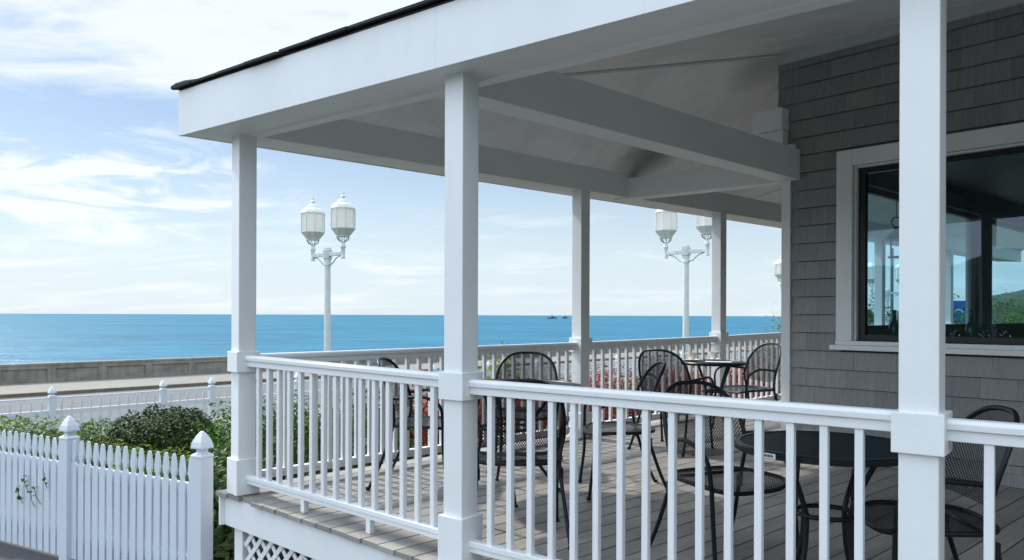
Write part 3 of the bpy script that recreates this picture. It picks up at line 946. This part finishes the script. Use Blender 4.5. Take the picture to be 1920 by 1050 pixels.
T1 = on((1.285,3.16)); T2 = on((-.04,5.18)); T3 = on((1.92,7.36))
tb = make_table('nearest round black patio table, with a white sticker on its rim', .36, .72, T1, R(28))
make_table('wide round black table in the middle of the deck holding a folded card', .53, .72, T2, R(10))
make_table('small round black table by the sea railing set with two white cups', .305, .72, T3, R(33))
def place(o, x, y, facing):
    p = on((x,y)); o.location = p; o.rotation_euler = (0,0,math.atan2(facing[1],facing[0])-math.pi/2)
chair0 = make_chair('black mesh chair left of the nearest round table, angled towards the viewer')
place(chair0, 1.06, 3.83, (.41,-.91))
for x, y, f, lab in (
    (1.69,3.14,(-.96,.12),'black mesh chair at the right edge, partly hidden by the thick white post'),
    (.03,4.28,(-.06,1),'black mesh chair with its back to us just right of the middle post'),
    (.10,5.98,(-.1,-1),'black mesh chair facing us across the wide table, against the sea railing'),
    (.74,5.27,(-.99,-.03),'black mesh chair to the right of the wide table, tilted back in side view'),
    (-.64,5.45,(.99,-.12),'black mesh chair left of the wide table, seen side on through the front railing'),
    (1.42,6.80,(.66,.75),'black mesh chair left of the small table with cups, turned away from us'),
    (2.36,7.72,(-.85,-.30),'black mesh chair beside the house corner, right of the small table with cups')):
    o = dup(chair0, (0,0,0), 0, lab); place(o, x, y, f)
# rim sticker on the nearest table
a = R(214)
st = T1 + V((.3615*math.cos(a),.3615*math.sin(a),.707)); tx = V((-math.sin(a),math.cos(a),0)); ty = V((math.cos(a),math.sin(a),0))
sk = thing('sticker', 'small white maker sticker with dark print on the nearest table rim', 'sticker', st)
T = frame_T(st, tx, ty)
bm = NB(); bx(bm, (-.028,-.002,-.010), (.028,.0015,.010), T); obj('sticker_paper', bm, 'paper', sk)
bm = NB()
for i in range(7): bx(bm, (-.022+i*.0062,.0016,-.004), (-.018+i*.0062,.0026,.004+.002*(i%2)), T)
obj('sticker_print', bm, 'label_ink', sk)
# cups and saucers
def cup(p, label, rz):
    r = thing('cup', label, 'cup', p+V((0,0,.016)), 'white cups on the small table')
    c = p+V((0,0,.016))
    bm = NB(); lathe(bm, [(0,.0),(.024,.0),(.026,.006),(.036,.022),(.043,.05),(.045,.068),(.042,.068),(.039,.05),(.03,.02),(0,.012)], c, 24); obj('cup_bowl', bm, 'porcelain', r, smooth=True)
    d = V((math.cos(rz),math.sin(rz),0))
    bm = NB(); tube(bm, spline([c+d*.041+V((0,0,.058)),c+d*.066+V((0,0,.056)),c+d*.068+V((0,0,.036)),c+d*.036+V((0,0,.022))],5), .0045, 6); obj('handle', bm, 'porcelain', r, smooth='all')
    s = NB(); lathe(s, [(0,.001),(.04,.001),(.045,.003),(.076,.014),(.078,.017),(.045,.0075),(0,.006)], p, 28)
    return s
tp = T3+V((0,0,.725))
s1 = cup(tp+V((-.20,.02,0)), 'white cup at the left end of the small table', R(150))
tag(obj('saucer', s1, 'porcelain', smooth=True), 'white saucer under the left cup on the small table', 'saucer', 'white saucers on the small table')
s2 = cup(tp+V((.03,.12,0)), 'white cup at the back of the small table beside the porch post', R(20))
tag(obj('saucer', s2, 'porcelain', smooth=True), 'white saucer under the cup at the back of the small table', 'saucer', 'white saucers on the small table')
bm = NB(); T = frame_T(tp+V((.0,-.10,0)), V((.96,-.28,0)), V((.28,.96,0)))
bx(bm, (-.10,-.08,.0), (.02,.08,.003), T); bx(bm, (.024,-.08,.0), (.14,.08,.003), T); 
tag(obj('menu', bm, 'paper'), 'open white menu lying on the small table between the cups', 'menu')
# folded card on the wide table
q = T2+V((-.40,-.04,.724)); bm = NB(); T = frame_T(q, V((.8,-.6,0)), V((.6,.8,0)))
for s in (-1,1): hexa(bm, [T(V((-.09,s*.055,0))),T(V((.09,s*.055,0))),T(V((.09,s*.052,0))),T(V((-.09,s*.052,0))),T(V((-.09,s*.003,.10))),T(V((.09,s*.003,.10))),T(V((.09,0,.10))),T(V((-.09,0,.10)))])
tag(obj('table_card', bm, 'menu_blue'), 'folded blue and white card standing on the wide table', 'card')

# ------------------------------------------------------------------ picket fences
def gothic_cap(bm, c, w):
    lathe(bm, [(w*1.05,0),(w*1.05,.010),(w*.92,.018),(w*.55,.028),(w*.50,.048),(w*.62,.056),(w*1.02,.060),(w*1.03,.070),(w*.88,.105),(w*.55,.145),(w*.2,.172),(0,.178)], c, 4, math.pi/4)
def picket(bm, T, h, w=.0335, th=.016):
    pr = [(-w,0),(-w,h-.215),(-w*.9,h-.19),(-w*.45,h-.170),(-w*.42,h-.155),(-w*.78,h-.132),(-w*.88,h-.115),(-w*.74,h-.07),(-w*.52,h-.03),(-w*.30,h-.004),(-w*.2,h)]
    pr = pr + [(-x,z) for x,z in reversed(pr)]
    a = [bm.verts.new(T(V((x,0,z)))) for x,z in pr]; b = [bm.verts.new(T(V((x,th,z)))) for x,z in pr]
    bm.faces.new(a); bm.faces.new(list(reversed(b)))
    for i in range(len(pr)): j=(i+1)%len(pr); bm.faces.new((a[i],b[i],b[j],a[j]))
fence = thing('picket_fence', 'white wooden picket fence with spear topped posts beside the dark driveway', 'fence', (FQ.x,FQ.y,-.72))
ZP = .245
for t in (0,1.537,3.074,4.61,6.15):
    q = FQ + FDIR*t
    T = frame_T((q.x,q.y,0), FDIR, FOUT)
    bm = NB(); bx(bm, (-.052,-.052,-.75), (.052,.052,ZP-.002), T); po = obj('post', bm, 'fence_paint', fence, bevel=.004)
    bm = NB(); gothic_cap(bm, (0,0,0), .052*1.4142)
    for v in bm.verts: v.co = T(v.co + V((0,0,ZP-.002)))
    obj('post_cap', bm, 'fence_paint', po, bevel=.002)
for b in range(4):
    t0 = b*1.537+.055
    for k in range(16):
        tt = t0 + .045 + k*.0903
        q = FQ+FDIR*tt
        tl = random.uniform(-.005,.005)
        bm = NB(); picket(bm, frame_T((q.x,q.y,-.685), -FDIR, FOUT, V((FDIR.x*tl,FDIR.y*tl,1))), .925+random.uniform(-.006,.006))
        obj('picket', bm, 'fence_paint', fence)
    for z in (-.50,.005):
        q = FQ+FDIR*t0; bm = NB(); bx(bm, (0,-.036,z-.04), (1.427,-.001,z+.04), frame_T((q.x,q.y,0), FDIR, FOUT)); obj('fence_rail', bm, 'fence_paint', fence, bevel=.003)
# far fence along the pavement
rf = thing('roadside_fence', 'long low white picket fence along the far side of the garden by the road', 'fence', site(0,15.15,gz(15.15)))
FT = [(-7.95,13.4),(-6.55,14.66),(-5.9,15.35)]
s0 = 15.13
def tpos(p): return V((p[0],p[1],0)).dot(RD)
posts = [tpos(FT[0])-5.7,tpos(FT[0])-3.8,tpos(FT[0])-1.9,tpos(FT[0]),tpos(FT[1]),tpos(FT[2])]
while posts[-1] < 36: posts.append(posts[-1]+1.9)
for i, t in enumerate(posts):
    T = lambda v, t=t: site(t+v.x, s0+v.y, v.z)
    zc = gz(s0)
    bm = NB(); bx(bm, (-.055,-.055,zc-.05), (.055,.055,-.22), T); po = obj('post', bm, 'fence_paint', rf)
    bm = NB(); gothic_cap(bm, (0,0,0), .055*1.4142)
    for v in bm.verts: v.co = T(v.co+V((0,0,-.22)))
    obj('post_cap', bm, 'fence_paint', po)
bm = NB(); br = NB()
for a, b in zip(posts, posts[1:]):
    L = b-a; n = max(1,int((L-.1)/.155))
    for k in range(n):
        x = a+.075+(k+.5)*(L-.15)/n
        picket(bm, lambda v, x=x: site(x-v.x, s0+.02-v.y, v.z-1.22), .92, .026)
    for z in (-1.05,-.50): bx(br, (a+.056,s0+.003,z-.04), (b-.056,s0+.035,z+.04), Ts)
    bx(br, (a+.056,s0-.02,-.262), (b-.056,s0+.02,-.235), Ts)
obj('picket_panel', bm, 'fence_paint', rf); obj('fence_rail', br, 'fence_paint', rf)

# ------------------------------------------------------------------ street lamps
def lamp(loc, rz, top, label, proto=[None]):
    r = thing('street_lamp', label, 'street lamp', (0,0,0), 'white twin lantern street lamps')
    H = top
    bm = NB(); lathe(bm, [(0,0),(.20,0),(.20,.06),(.15,.10),(.13,.34),(.10,.40),(.075,.46),(.066,1.2),(.060,H-.36),(.060,H-.30)], seg=20); obj('pole', bm, 'lamp_paint', r, smooth=True)
    bm = NB(); lathe(bm, [(.072,H-.36),(.075,H-.33),(.066,H-.31),(.078,H-.22),(.092,H-.21),(.092,H-.04),(.075,H-.03),(.07,H-.0),(.03,H+.02),(0,H+.02)], seg=12); obj('hub', bm, 'lamp_paint', r, smooth=True)
    for s in (-1,1):
        d = V((s,0,0)); e = d*.53
        bm = NB(); bx(bm, (min(s*.08,s*.50),-.03,H-.17), (max(s*.08,s*.50),.03,H-.10)); obj('arm', bm, 'lamp_paint', r, bevel=.005)
        bm = NB(); tube(bm, spline([d*.07+V((0,0,H-.33)),d*.16+V((0,0,H-.32)),d*.30+V((0,0,H-.22)),d*.46+V((0,0,H-.17))],5), .012, 6); obj('brace', bm, 'lamp_bracket', r, smooth='all')
        z0 = H-.24
        bm = NB(); lathe(bm, [(0,z0),(.045,z0),(.048,z0+.03),(.04,z0+.05),(.04,z0+.20),(.055,z0+.22),(.055,z0+.25),(.04,z0+.27),(.038,z0+.33)], e, 14); st = obj('lantern_stem', bm, 'lamp_paint', r, smooth=True)
        zb = z0+.33
        bm = NB()
        for k in range(8):
            a = 2*math.pi*k/8; u = V((math.cos(a),math.sin(a),0))
            tube(bm, spline([e+u*.04+V((0,0,zb)),e+u*.10+V((0,0,zb+.04)),e+u*.125+V((0,0,zb+.10))],3), .009, 5)
        obj('cage', bm, 'lamp_bracket', r)
        zc = zb+.10
        bm = NB(); lathe(bm, [(0,zc),(.13,zc),(.135,zc+.02),(.235,zc+.145),(.243,zc+.15),(.243,zc+.165),(0,zc+.165)], e, 8, R(22.5))
        zr = zc+.165+.37
        lathe(bm, [(0,zr),(.243,zr),(.243,zr+.02),(.21,zr+.075),(.14,zr+.13),(.12,zr+.135),(.115,zr+.16),(.06,zr+.20),(.03,zr+.21),(.03,zr+.24),(.055,zr+.255),(.02,zr+.285),(.025,zr+.31),(.008,zr+.36),(0,zr+.385)], e, 8, R(22.5))
        for k in range(8):
            a = R(22.5)+2*math.pi*k/8; u = e+V((.233*math.cos(a),.233*math.sin(a),0)); tube(bm, [u+V((0,0,zc+.16)),u+V((0,0,zr+.005))], .012, 5)
        lan = obj('lantern', bm, 'lamp_paint', r)
        bm = NB(); lathe(bm, [(.224,zc+.166),(.224,zr-.001)], e, 8, R(22.5)); 
        obj('frosted_glass', bm, 'frosted_pane', lan)
    r.location = loc; r.rotation_euler = (0,0,rz)
    return r
zl = -1.2
arm = math.atan2(-.8,.6)
l1 = lamp((-3.70,15.5,zl), math.atan2(-.68,.73), EYE-zl+1.336, 'white twin lantern street lamp left of the middle post, fully clear against the sky')
dup(l1, (3.62,16.1,-1.07), arm+.05, 'white twin lantern street lamp behind the sea side posts, right lantern half hidden')
dup(l1, (10.2,28.0,-1.35), arm, 'distant white street lamp peeping out beside the house corner board')
dup(l1, (12.85,26.5,-1.6), 0, 'distant white street lamp seen through the left part of the window')

# tall road light with banner, plain pole
rl = thing('road_light', 'tall grey road light with a blue banner seen through the window', 'street light', (23.6,40.0,-2.1))
bm = NB(); tube(bm, [V((23.6,40,-2.1)),V((23.6,40,4.4))], [.11,.07], 10); obj('pole', bm, 'steel_pole', rl)
bm = NB(); tube(bm, spline([V((23.6,40,4.3)),V((23.0,40,4.55)),V((21.9,40,4.75))],4), .045, 8); bx(bm, (21.5,39.9,4.70), (22.0,40.1,4.80)); obj('arm', bm, 'steel_pole', rl)
bm = NB(); bx(bm, (22.72,39.985,.75), (23.46,40.015,2.05)); bn = obj('banner', bm, 'banner_blue', rl)
bm = NB(); tube(bm, [V((23.09+.22*math.cos(a),39.98,1.42+.16*math.sin(a))) for a in [math.pi*k/10 for k in range(11)]], .03, 6); obj('emblem', bm, 'paper', bn)
tag(obj('flag_pole', (lambda b: (tube(b, [V((16.6,33.8,-2.1)),V((16.6,33.8,4.2))], .07, 8), b)[1])(NB()), 'steel_pole'), 'thin bare grey pole seen through the window beside the lantern', 'pole')
# far cottages past the road, through the window
for i, (x, y, w) in enumerate(((38.5,86,5),(44.5,88,4),)):
    r = thing('cottage', ('pale far cottage at the left of the hill seen through the window','second far cottage nearer the hill seen through the window')[i], 'house', (x,y,-2), 'far cottages beyond the road')
    bm = NB(); bx(bm, (x-w/2,y-2,-2), (x+w/2,y+2,.6)); obj('walls', bm, 'house_far', r)
    bm = NB(); poly = [(x-w/2-.2,.6),(x+w/2+.2,.6),(x,1.9)]
    a = [bm.verts.new((p[0],y-2.2,p[1])) for p in poly]; b = [bm.verts.new((p[0],y+2.2,p[1])) for p in poly]
    bm.faces.new(a); bm.faces.new(list(reversed(b)))
    for k in range(3): bm.faces.new((a[k],b[k],b[(k+1)%3],a[(k+1)%3]))
    obj('roof', bm, 'roof_shingle', r)

# boats on the horizon
def boat(loc, L, label):
    r = thing('fishing_boat', label, 'boat', loc, 'boats on the horizon')
    x,y,z = loc
    bm = NB(); hexa(bm, [(x-L*.45,y-2,z-.5),(x+L*.38,y-2,z-.5),(x+L*.38,y+2,z-.5),(x-L*.45,y+2,z-.5),(x-L*.5,y-2.6,z+2.2),(x+L*.5,y-1,z+3),(x+L*.5,y+1,z+3),(x-L*.5,y+2.6,z+2.2)]); obj('hull', bm, 'hull', r)
    bm = NB(); bx(bm, (x-L*.1,y-1.5,z+2.3), (x+L*.18,y+1.5,z+5)); obj('wheelhouse', bm, 'hull', r)
    bm = NB(); tube(bm, [V((x,y,z+4.9)),V((x,y,z+11))], .18, 6); tube(bm, [V((x-L*.4,y,z+2.4)),V((x,y,z+10))], .08, 5); obj('mast', bm, 'hull', r)
boat((78,1500,-5.4), 20, 'small dark fishing boat on the horizon left of the sea side post')
boat((113,1650,-5.4), 13, 'low faint boat on the horizon just right of the fishing boat')

# ------------------------------------------------------------------ plants
def leaves(n, fn, size, rng, up=.35, fold=.25, aspect=.5):
    verts = []; faces = []
    for _ in range(n):
        p, nrm = fn(rng)
        nrm = (nrm + V((rng.gauss(0,.55),rng.gauss(0,.55),rng.gauss(0,.45)+up))).normalized()
        ax = nrm.cross(V((rng.gauss(0,1),rng.gauss(0,1),rng.gauss(0,1)))).normalized(); ay = nrm.cross(ax)
        s = size*rng.uniform(.6,1.25); w = s*aspect
        i = len(verts)
        verts += [p-ax*s*.5, p-ay*w*.5+nrm*w*fold*.6+ax*s*.02, p-nrm*0, p+ay*w*.5+nrm*w*fold*.6+ax*s*.02, p+ax*s*.5-nrm*s*.12]
        faces += [(i,i+1,i+2),(i+1,i+4,i+2),(i,i+2,i+3),(i+2,i+4,i+3)]
    return verts, faces

def shrub(name, label, cat, c, rx, ry, rz, mat, n, size, seed, lump=.28, group=None, extra=None, base=None, fill=.55):
    rng = random.Random(seed)
    zg = base if base is not None else gz(V((c[0],c[1],0)).dot(RN))
    r = thing(name, label, cat, (c[0],c[1],zg), group)
    cz = zg + rz*.92 if len(c) < 3 else c[2]
    off = V((seed*3.7,seed*1.9,seed*.7)); ctr = V((c[0],c[1],cz))
    def fn(rg):
        while True:
            d = V((rg.gauss(0,1),rg.gauss(0,1),rg.gauss(0,1))).normalized()
            if d.z > -.75: break
        k = 1 + lump*noise.noise(d*1.9+off) + lump*.6*noise.noise(d*4.6+off)
        q = (fill+(1-fill)*rg.random()**.6)*k
        return ctr+V((d.x*rx,d.y*ry,d.z*rz))*q, V((d.x/rx,d.y/ry,d.z/rz)).normalized()
    vs, fs = leaves(n, fn, size, rng)
    me = bpy.data.meshes.new('foliage'); me.from_pydata([v-V((c[0],c[1],zg)) for v in vs], [], fs); me.materials.append(M[mat])
    o = bpy.data.objects.new('foliage', me); COL.objects.link(o); o.parent = r
    if extra:
        m2, n2, s2 = extra
        def fn2(rg):
            p, nn = fn(rg); d = p-ctr; return ctr+d*1.04, nn
        vs, fs = leaves(n2, fn2, s2, rng, aspect=.8)
        me = bpy.data.meshes.new('blossom'); me.from_pydata([v-V((c[0],c[1],zg)) for v in vs], [], fs); me.materials.append(M[m2])
        o = bpy.data.objects.new('blossom', me); COL.objects.link(o); o.parent = r
    bm = NB()
    for k in range(7):
        a = rng.random()*6.28; e = ctr+V((math.cos(a)*rx*.55*rng.random(),math.sin(a)*ry*.55*rng.random(),rz*rng.uniform(-.1,.5)))
        b = V((c[0]+.08*math.cos(a),c[1]+.08*math.sin(a),zg-.05))
        tube(bm, spline([b,b.lerp(e,.5)+V((rng.uniform(-.06,.06),rng.uniform(-.06,.06),.05)),e],3), [.016-.0015*i for i in range(7)], 5)
    obj('stem', bm, 'bark', r)
    return r
GB = 'shrubs and plants of the garden bed'
shrub('bush', 'large rounded dark green bush behind the picket fence', 'bush', (-4.24,9.5), .78,.72,.53, 'leaf_dark', 12000, .058, 1, .16, GB)
shrub('plant', 'pale variegated leafy plant at the left picture edge behind the picket fence', 'plant', (-5.6,8.7), 1.15,.5,.53, 'leaf_pale', 7000, .062, 2, .22, GB)
shrub('plant', 'brownish low plant between the pale plant and the fence post', 'plant', (-4.35,7.6), .95,.5,.43, 'leaf_brown', 6500, .046, 3, .3, GB)
shrub('plant', 'low lime green plant in front of the large dark bush', 'plant', (-3.35,7.25), .65,.42,.40, 'leaf_lime', 3600, .050, 4, .35, GB)
shrub('plant', 'reddish brown young shrub sticking up in front of the large dark bush', 'plant', (-2.92,6.75), .17,.17,.46, 'leaf_brown', 520, .046, 5, .4, GB)
shrub('plant', 'mid green plant right behind the pointed tops of the pickets', 'plant', (-2.78,6.45), .60,.34,.40, 'leaf_mid', 4200, .046, 6, .35, GB)
shrub('plant', 'small mid green plant left of the large dark bush by the roadside fence', 'plant', (-5.45,9.9), .65,.5,.43, 'leaf_mid', 6000, .050, 14, .35, GB)
shrub('plant', 'broad leaved green plant squeezed between fence end post and deck corner', 'plant', (-2.22,5.98), .38,.42,.50, 'leaf_broad', 2300, .085, 7, .3, GB)
shrub('plant', 'green shrub behind the deck corner post, right of the large dark bush', 'plant', (-2.85,8.0), .42,.42,.56, 'leaf_mid', 2200, .055, 8, .35, GB, extra=('petal_white',40,.05))
shrub('bush', 'green bush close behind the sea railing near the corner post', 'bush', (-2.12,7.3), .66,.5,.62, 'leaf_mid', 7000, .052, 9, .35, GB)
shrub('bush', 'second green bush behind the sea railing, right of the first', 'bush', (-1.40,7.75), .60,.45,.63, 'leaf_mid', 6000, .052, 10, .35, GB)
shrub('bush', 'lime green bush rising behind the chair on the far side of the wide table', 'bush', (-.15,11.2), .42,.4,.82, 'leaf_lime', 1700, .06, 11, .4, GB)
reds = [(-.78,8.0,.55,'first red leaved shrub behind the sea railing, left of the middle post'),(.12,8.95,.52,'second red leaved shrub behind the sea railing, right of the middle post'),(1.15,9.75,.50,'third red leaved shrub, behind the middle sea side post'),(2.25,10.75,.52,'fourth red leaved shrub, behind the small table with cups'),(3.35,11.55,.52,'farthest red leaved shrub, near the house corner board')]
for i, (x,y,rr,lab) in enumerate(reds): shrub('red_shrub', lab, 'shrub', (x,y), rr*1.2,.5,.66, 'leaf_red', 7000, .046, 20+i, .35, 'red shrubs along the sea railing')
gr = [(.95,10.75,.45,.62,'leaf_lime','bright green shrub behind the red ones, right of the middle sea side post'),(1.85,11.7,.5,.60,'leaf_mid','mid green shrub beyond the red ones, left of the last sea side post'),(3.25,12.8,.55,.72,'leaf_mid','green shrub beyond the last sea side post'),(4.5,13.6,.6,.82,'leaf_dark','dark green shrub behind the chair by the house corner'),(5.3,14.6,.6,1.12,'leaf_lime','bright green shrub showing above the railing by the corner board')]
for i, (x,y,rr,h,mt,lab) in enumerate(gr): shrub('shrub', lab, 'shrub', (x,y), rr,rr*.9,h, mt, 2200, .055, 40+i, .35, GB)
wn = [(8.0,17.4,1.0,1.25,'leafy hedge shrub at the lower left of the window view'),(10.2,18.6,1.1,1.3,'leafy hedge shrub beside the porch post in the window view'),(13.4,21.6,1.3,1.35,'leafy hedge shrub below the blue banner in the window view'),(15.6,22.8,1.3,1.4,'leafy hedge shrub right of the banner in the window view')]
for i, (x,y,rr,h,lab) in enumerate(wn): shrub('hedge_shrub', lab, 'shrub', (x,y), rr,rr,h, 'leaf_mid', 2000, .10, 60+i, .3, 'hedge shrubs beyond the house')
# vine sprig poking through the pickets
vine = thing('vine', 'thin green vine sprig growing out between the left pickets', 'vine', (FQ+FDIR*1.86+FOUT*.03)+V((0,0,-.3)))
rng = random.Random(77); bm = NB(); L = []
for k in range(5):
    b = FQ+FDIR*(1.80+k*.085)+FOUT*.022; b = V((b.x,b.y,-.32+rng.uniform(-.05,.2)))
    e1 = b+FDIR*rng.uniform(-.06,.06)+V((0,0,.13))+FOUT*.03; tube(bm, [b,b.lerp(e1,.5)+FOUT*.012,e1], .0025, 5); L += [e1, b.lerp(e1,.5)+FOUT*.012]
obj('stem', bm, 'bark', vine)
vs, fs = leaves(26, lambda g: (rng.choice(L)+V((g.gauss(0,.012),g.gauss(0,.012),g.gauss(0,.015))), V((-.3,-.9,.2))), .038, rng, aspect=.6)
me = bpy.data.meshes.new('foliage'); me.from_pydata([v-vine.location for v in vs], [], fs); me.materials.append(M['leaf_mid'])
o = bpy.data.objects.new('foliage', me); COL.objects.link(o); o.parent = vine

# ------------------------------------------------------------------ sky, sun, camera
AZ = R(-51)      # to the left of the view axis
EL = R(44)
sun_dir = V((math.sin(AZ)*math.cos(EL), math.cos(AZ)*math.cos(EL), math.sin(EL)))
ld = bpy.data.lights.new('sun','SUN'); ld.energy = 2.3; ld.angle = R(3); ld.color = (1,.95,.87)
lo = bpy.data.objects.new('sun', ld); COL.objects.link(lo); lo.rotation_euler = sun_dir.to_track_quat('Z','Y').to_euler()
w = bpy.data.worlds.new('World'); scene.world = w; w.use_nodes = True
nt = w.node_tree
for n in list(nt.nodes): nt.nodes.remove(n)
out = nt.nodes.new('ShaderNodeOutputWorld'); bg = nt.nodes.new('ShaderNodeBackground')
sky = nt.nodes.new('ShaderNodeTexSky'); sky.sky_type = 'NISHITA'; sky.sun_disc = False
sky.sun_elevation = EL; sky.sun_rotation = AZ; sky.air_density = 1.0; sky.dust_density = .6; sky.ozone_density = 2.0; sky.altitude = 10
tc = nt.nodes.new('ShaderNodeTexCoord')
sp = nt.nodes.new('ShaderNodeSeparateXYZ'); nt.links.new(tc.outputs['Generated'], sp.inputs[0])
def math_(op, a, b=None, clamp=False):
    n = nt.nodes.new('ShaderNodeMath'); n.operation = op; n.use_clamp = clamp
    for i, v in enumerate((a,b)):
        if v is None: continue
        if isinstance(v,(int,float)): n.inputs[i].default_value = v
        else: nt.links.new(v, n.inputs[i])
    return n.outputs[0]
zc = math_('MAXIMUM', sp.outputs[2], 0.0)
den = math_('ADD', zc, .16)
cx = math_('DIVIDE', sp.outputs[0], den); cy = math_('DIVIDE', sp.outputs[1], den)
cmb = nt.nodes.new('ShaderNodeCombineXYZ'); nt.links.new(cx, cmb.inputs[0]); nt.links.new(cy, cmb.inputs[1])
mp = nt.nodes.new('ShaderNodeMapping'); mp.inputs['Rotation'].default_value = (0,0,R(25)); mp.inputs['Scale'].default_value = (.55,1.5,1); mp.inputs['Location'].default_value = (3.3,1.2,0)
nt.links.new(cmb.outputs[0], mp.inputs['Vector'])
n1 = noise_tex(nt, mp.outputs[0], 1.15, 9, .62, .9)
n2 = noise_tex(nt, cmb.outputs[0], .55, 3, .5, .2)
# cover: thick high up, wisps lower, milky at the horizon
hi = nt.nodes.new('ShaderNodeMapRange'); hi.inputs['From Min'].default_value = .20; hi.inputs['From Max'].default_value = .33; nt.links.new(zc, hi.inputs['Value'])
hi.interpolation_type = 'SMOOTHSTEP'
ba = math_('DIVIDE', math_('ADD', sp.outputs[0], .49), .15); bz = math_('DIVIDE', math_('SUBTRACT', zc, .148), .050)
blob = math_('POWER', 2.718, math_('MULTIPLY', math_('ADD', math_('MULTIPLY', ba, ba), math_('MULTIPLY', bz, bz)), -1.0))
mp2 = nt.nodes.new('ShaderNodeMapping'); mp2.inputs['Rotation'].default_value = (0,R(-14),0); mp2.inputs['Scale'].default_value = (5,5,22)
nt.links.new(tc.outputs['Generated'], mp2.inputs['Vector'])
n3 = noise_tex(nt, mp2.outputs[0], 1.6, 8, .6, .7)
wisp = math_('MULTIPLY', blob, math_('ADD', math_('MULTIPLY', n3, 2.3), -.78))
cov = math_('ADD', math_('ADD', math_('ADD', math_('MULTIPLY', n1, .8), .07), math_('MULTIPLY', n2, .30)), math_('ADD', math_('MULTIPLY', hi.outputs[0], .40), math_('ADD', math_('MULTIPLY', wisp, 1.0), math_('MULTIPLY', math_('SUBTRACT', n3, .5), .45))))
hz = nt.nodes.new('ShaderNodeMapRange'); hz.inputs['From Min'].default_value = 0; hz.inputs['From Max'].default_value = .26
hz.inputs['To Min'].default_value = .86; hz.inputs['To Max'].default_value = .16; nt.links.new(zc, hz.inputs['Value']); hz.interpolation_type = 'SMOOTHSTEP'
cov = math_('ADD', cov, math_('MULTIPLY', hz.outputs[0], .09))
cl = nt.nodes.new('ShaderNodeMapRange'); cl.inputs['From Min'].default_value = .66; cl.inputs['From Max'].default_value = .98; nt.links.new(cov, cl.inputs['Value']); cl.interpolation_type = 'SMOOTHSTEP'
skyd = mixc(nt, 1.0, sky.outputs[0], (.58,.615,.655), 'MULTIPLY')
base = mixc(nt, hz.outputs[0], skyd, (4.6,5.35,5.9))
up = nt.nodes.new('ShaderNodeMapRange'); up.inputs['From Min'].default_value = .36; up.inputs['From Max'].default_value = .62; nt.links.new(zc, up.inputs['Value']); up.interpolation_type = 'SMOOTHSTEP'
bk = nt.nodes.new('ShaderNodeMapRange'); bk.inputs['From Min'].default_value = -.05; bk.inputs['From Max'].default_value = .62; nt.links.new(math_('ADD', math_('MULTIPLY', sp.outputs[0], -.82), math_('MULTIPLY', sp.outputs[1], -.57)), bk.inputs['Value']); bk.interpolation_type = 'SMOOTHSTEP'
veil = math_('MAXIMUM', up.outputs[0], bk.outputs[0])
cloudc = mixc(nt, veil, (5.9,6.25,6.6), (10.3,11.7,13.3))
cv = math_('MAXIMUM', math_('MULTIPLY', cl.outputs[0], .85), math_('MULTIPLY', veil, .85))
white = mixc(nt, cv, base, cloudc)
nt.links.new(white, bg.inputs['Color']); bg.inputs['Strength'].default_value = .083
nt.links.new(bg.outputs[0], out.inputs['Surface'])

cam = bpy.data.cameras.new('camera'); co = bpy.data.objects.new('camera', cam); COL.objects.link(co); scene.camera = co
cam.sensor_width = 36; cam.lens = 1450/1920*36; cam.shift_y = 66/1920
cam.clip_start = .05; cam.clip_end = 80000
co.location = (0,0,EYE)
co.rotation_euler = (Matrix.Rotation(R(90),3,'X') @ Matrix.Rotation(.0035,3,'Z')).to_euler()
cam.dof.use_dof = True; cam.dof.focus_distance = 4.0; cam.dof.aperture_fstop = 5.0

vs_ = scene.view_settings; vs_.view_transform = 'Standard'; vs_.look = 'None'; vs_.exposure = 1.05; vs_.gamma = 1
scene.render.engine = 'CYCLES'
scene.cycles.max_bounces = 10; scene.cycles.transparent_max_bounces = 24; scene.cycles.diffuse_bounces = 5
scene.cycles.use_denoising = True
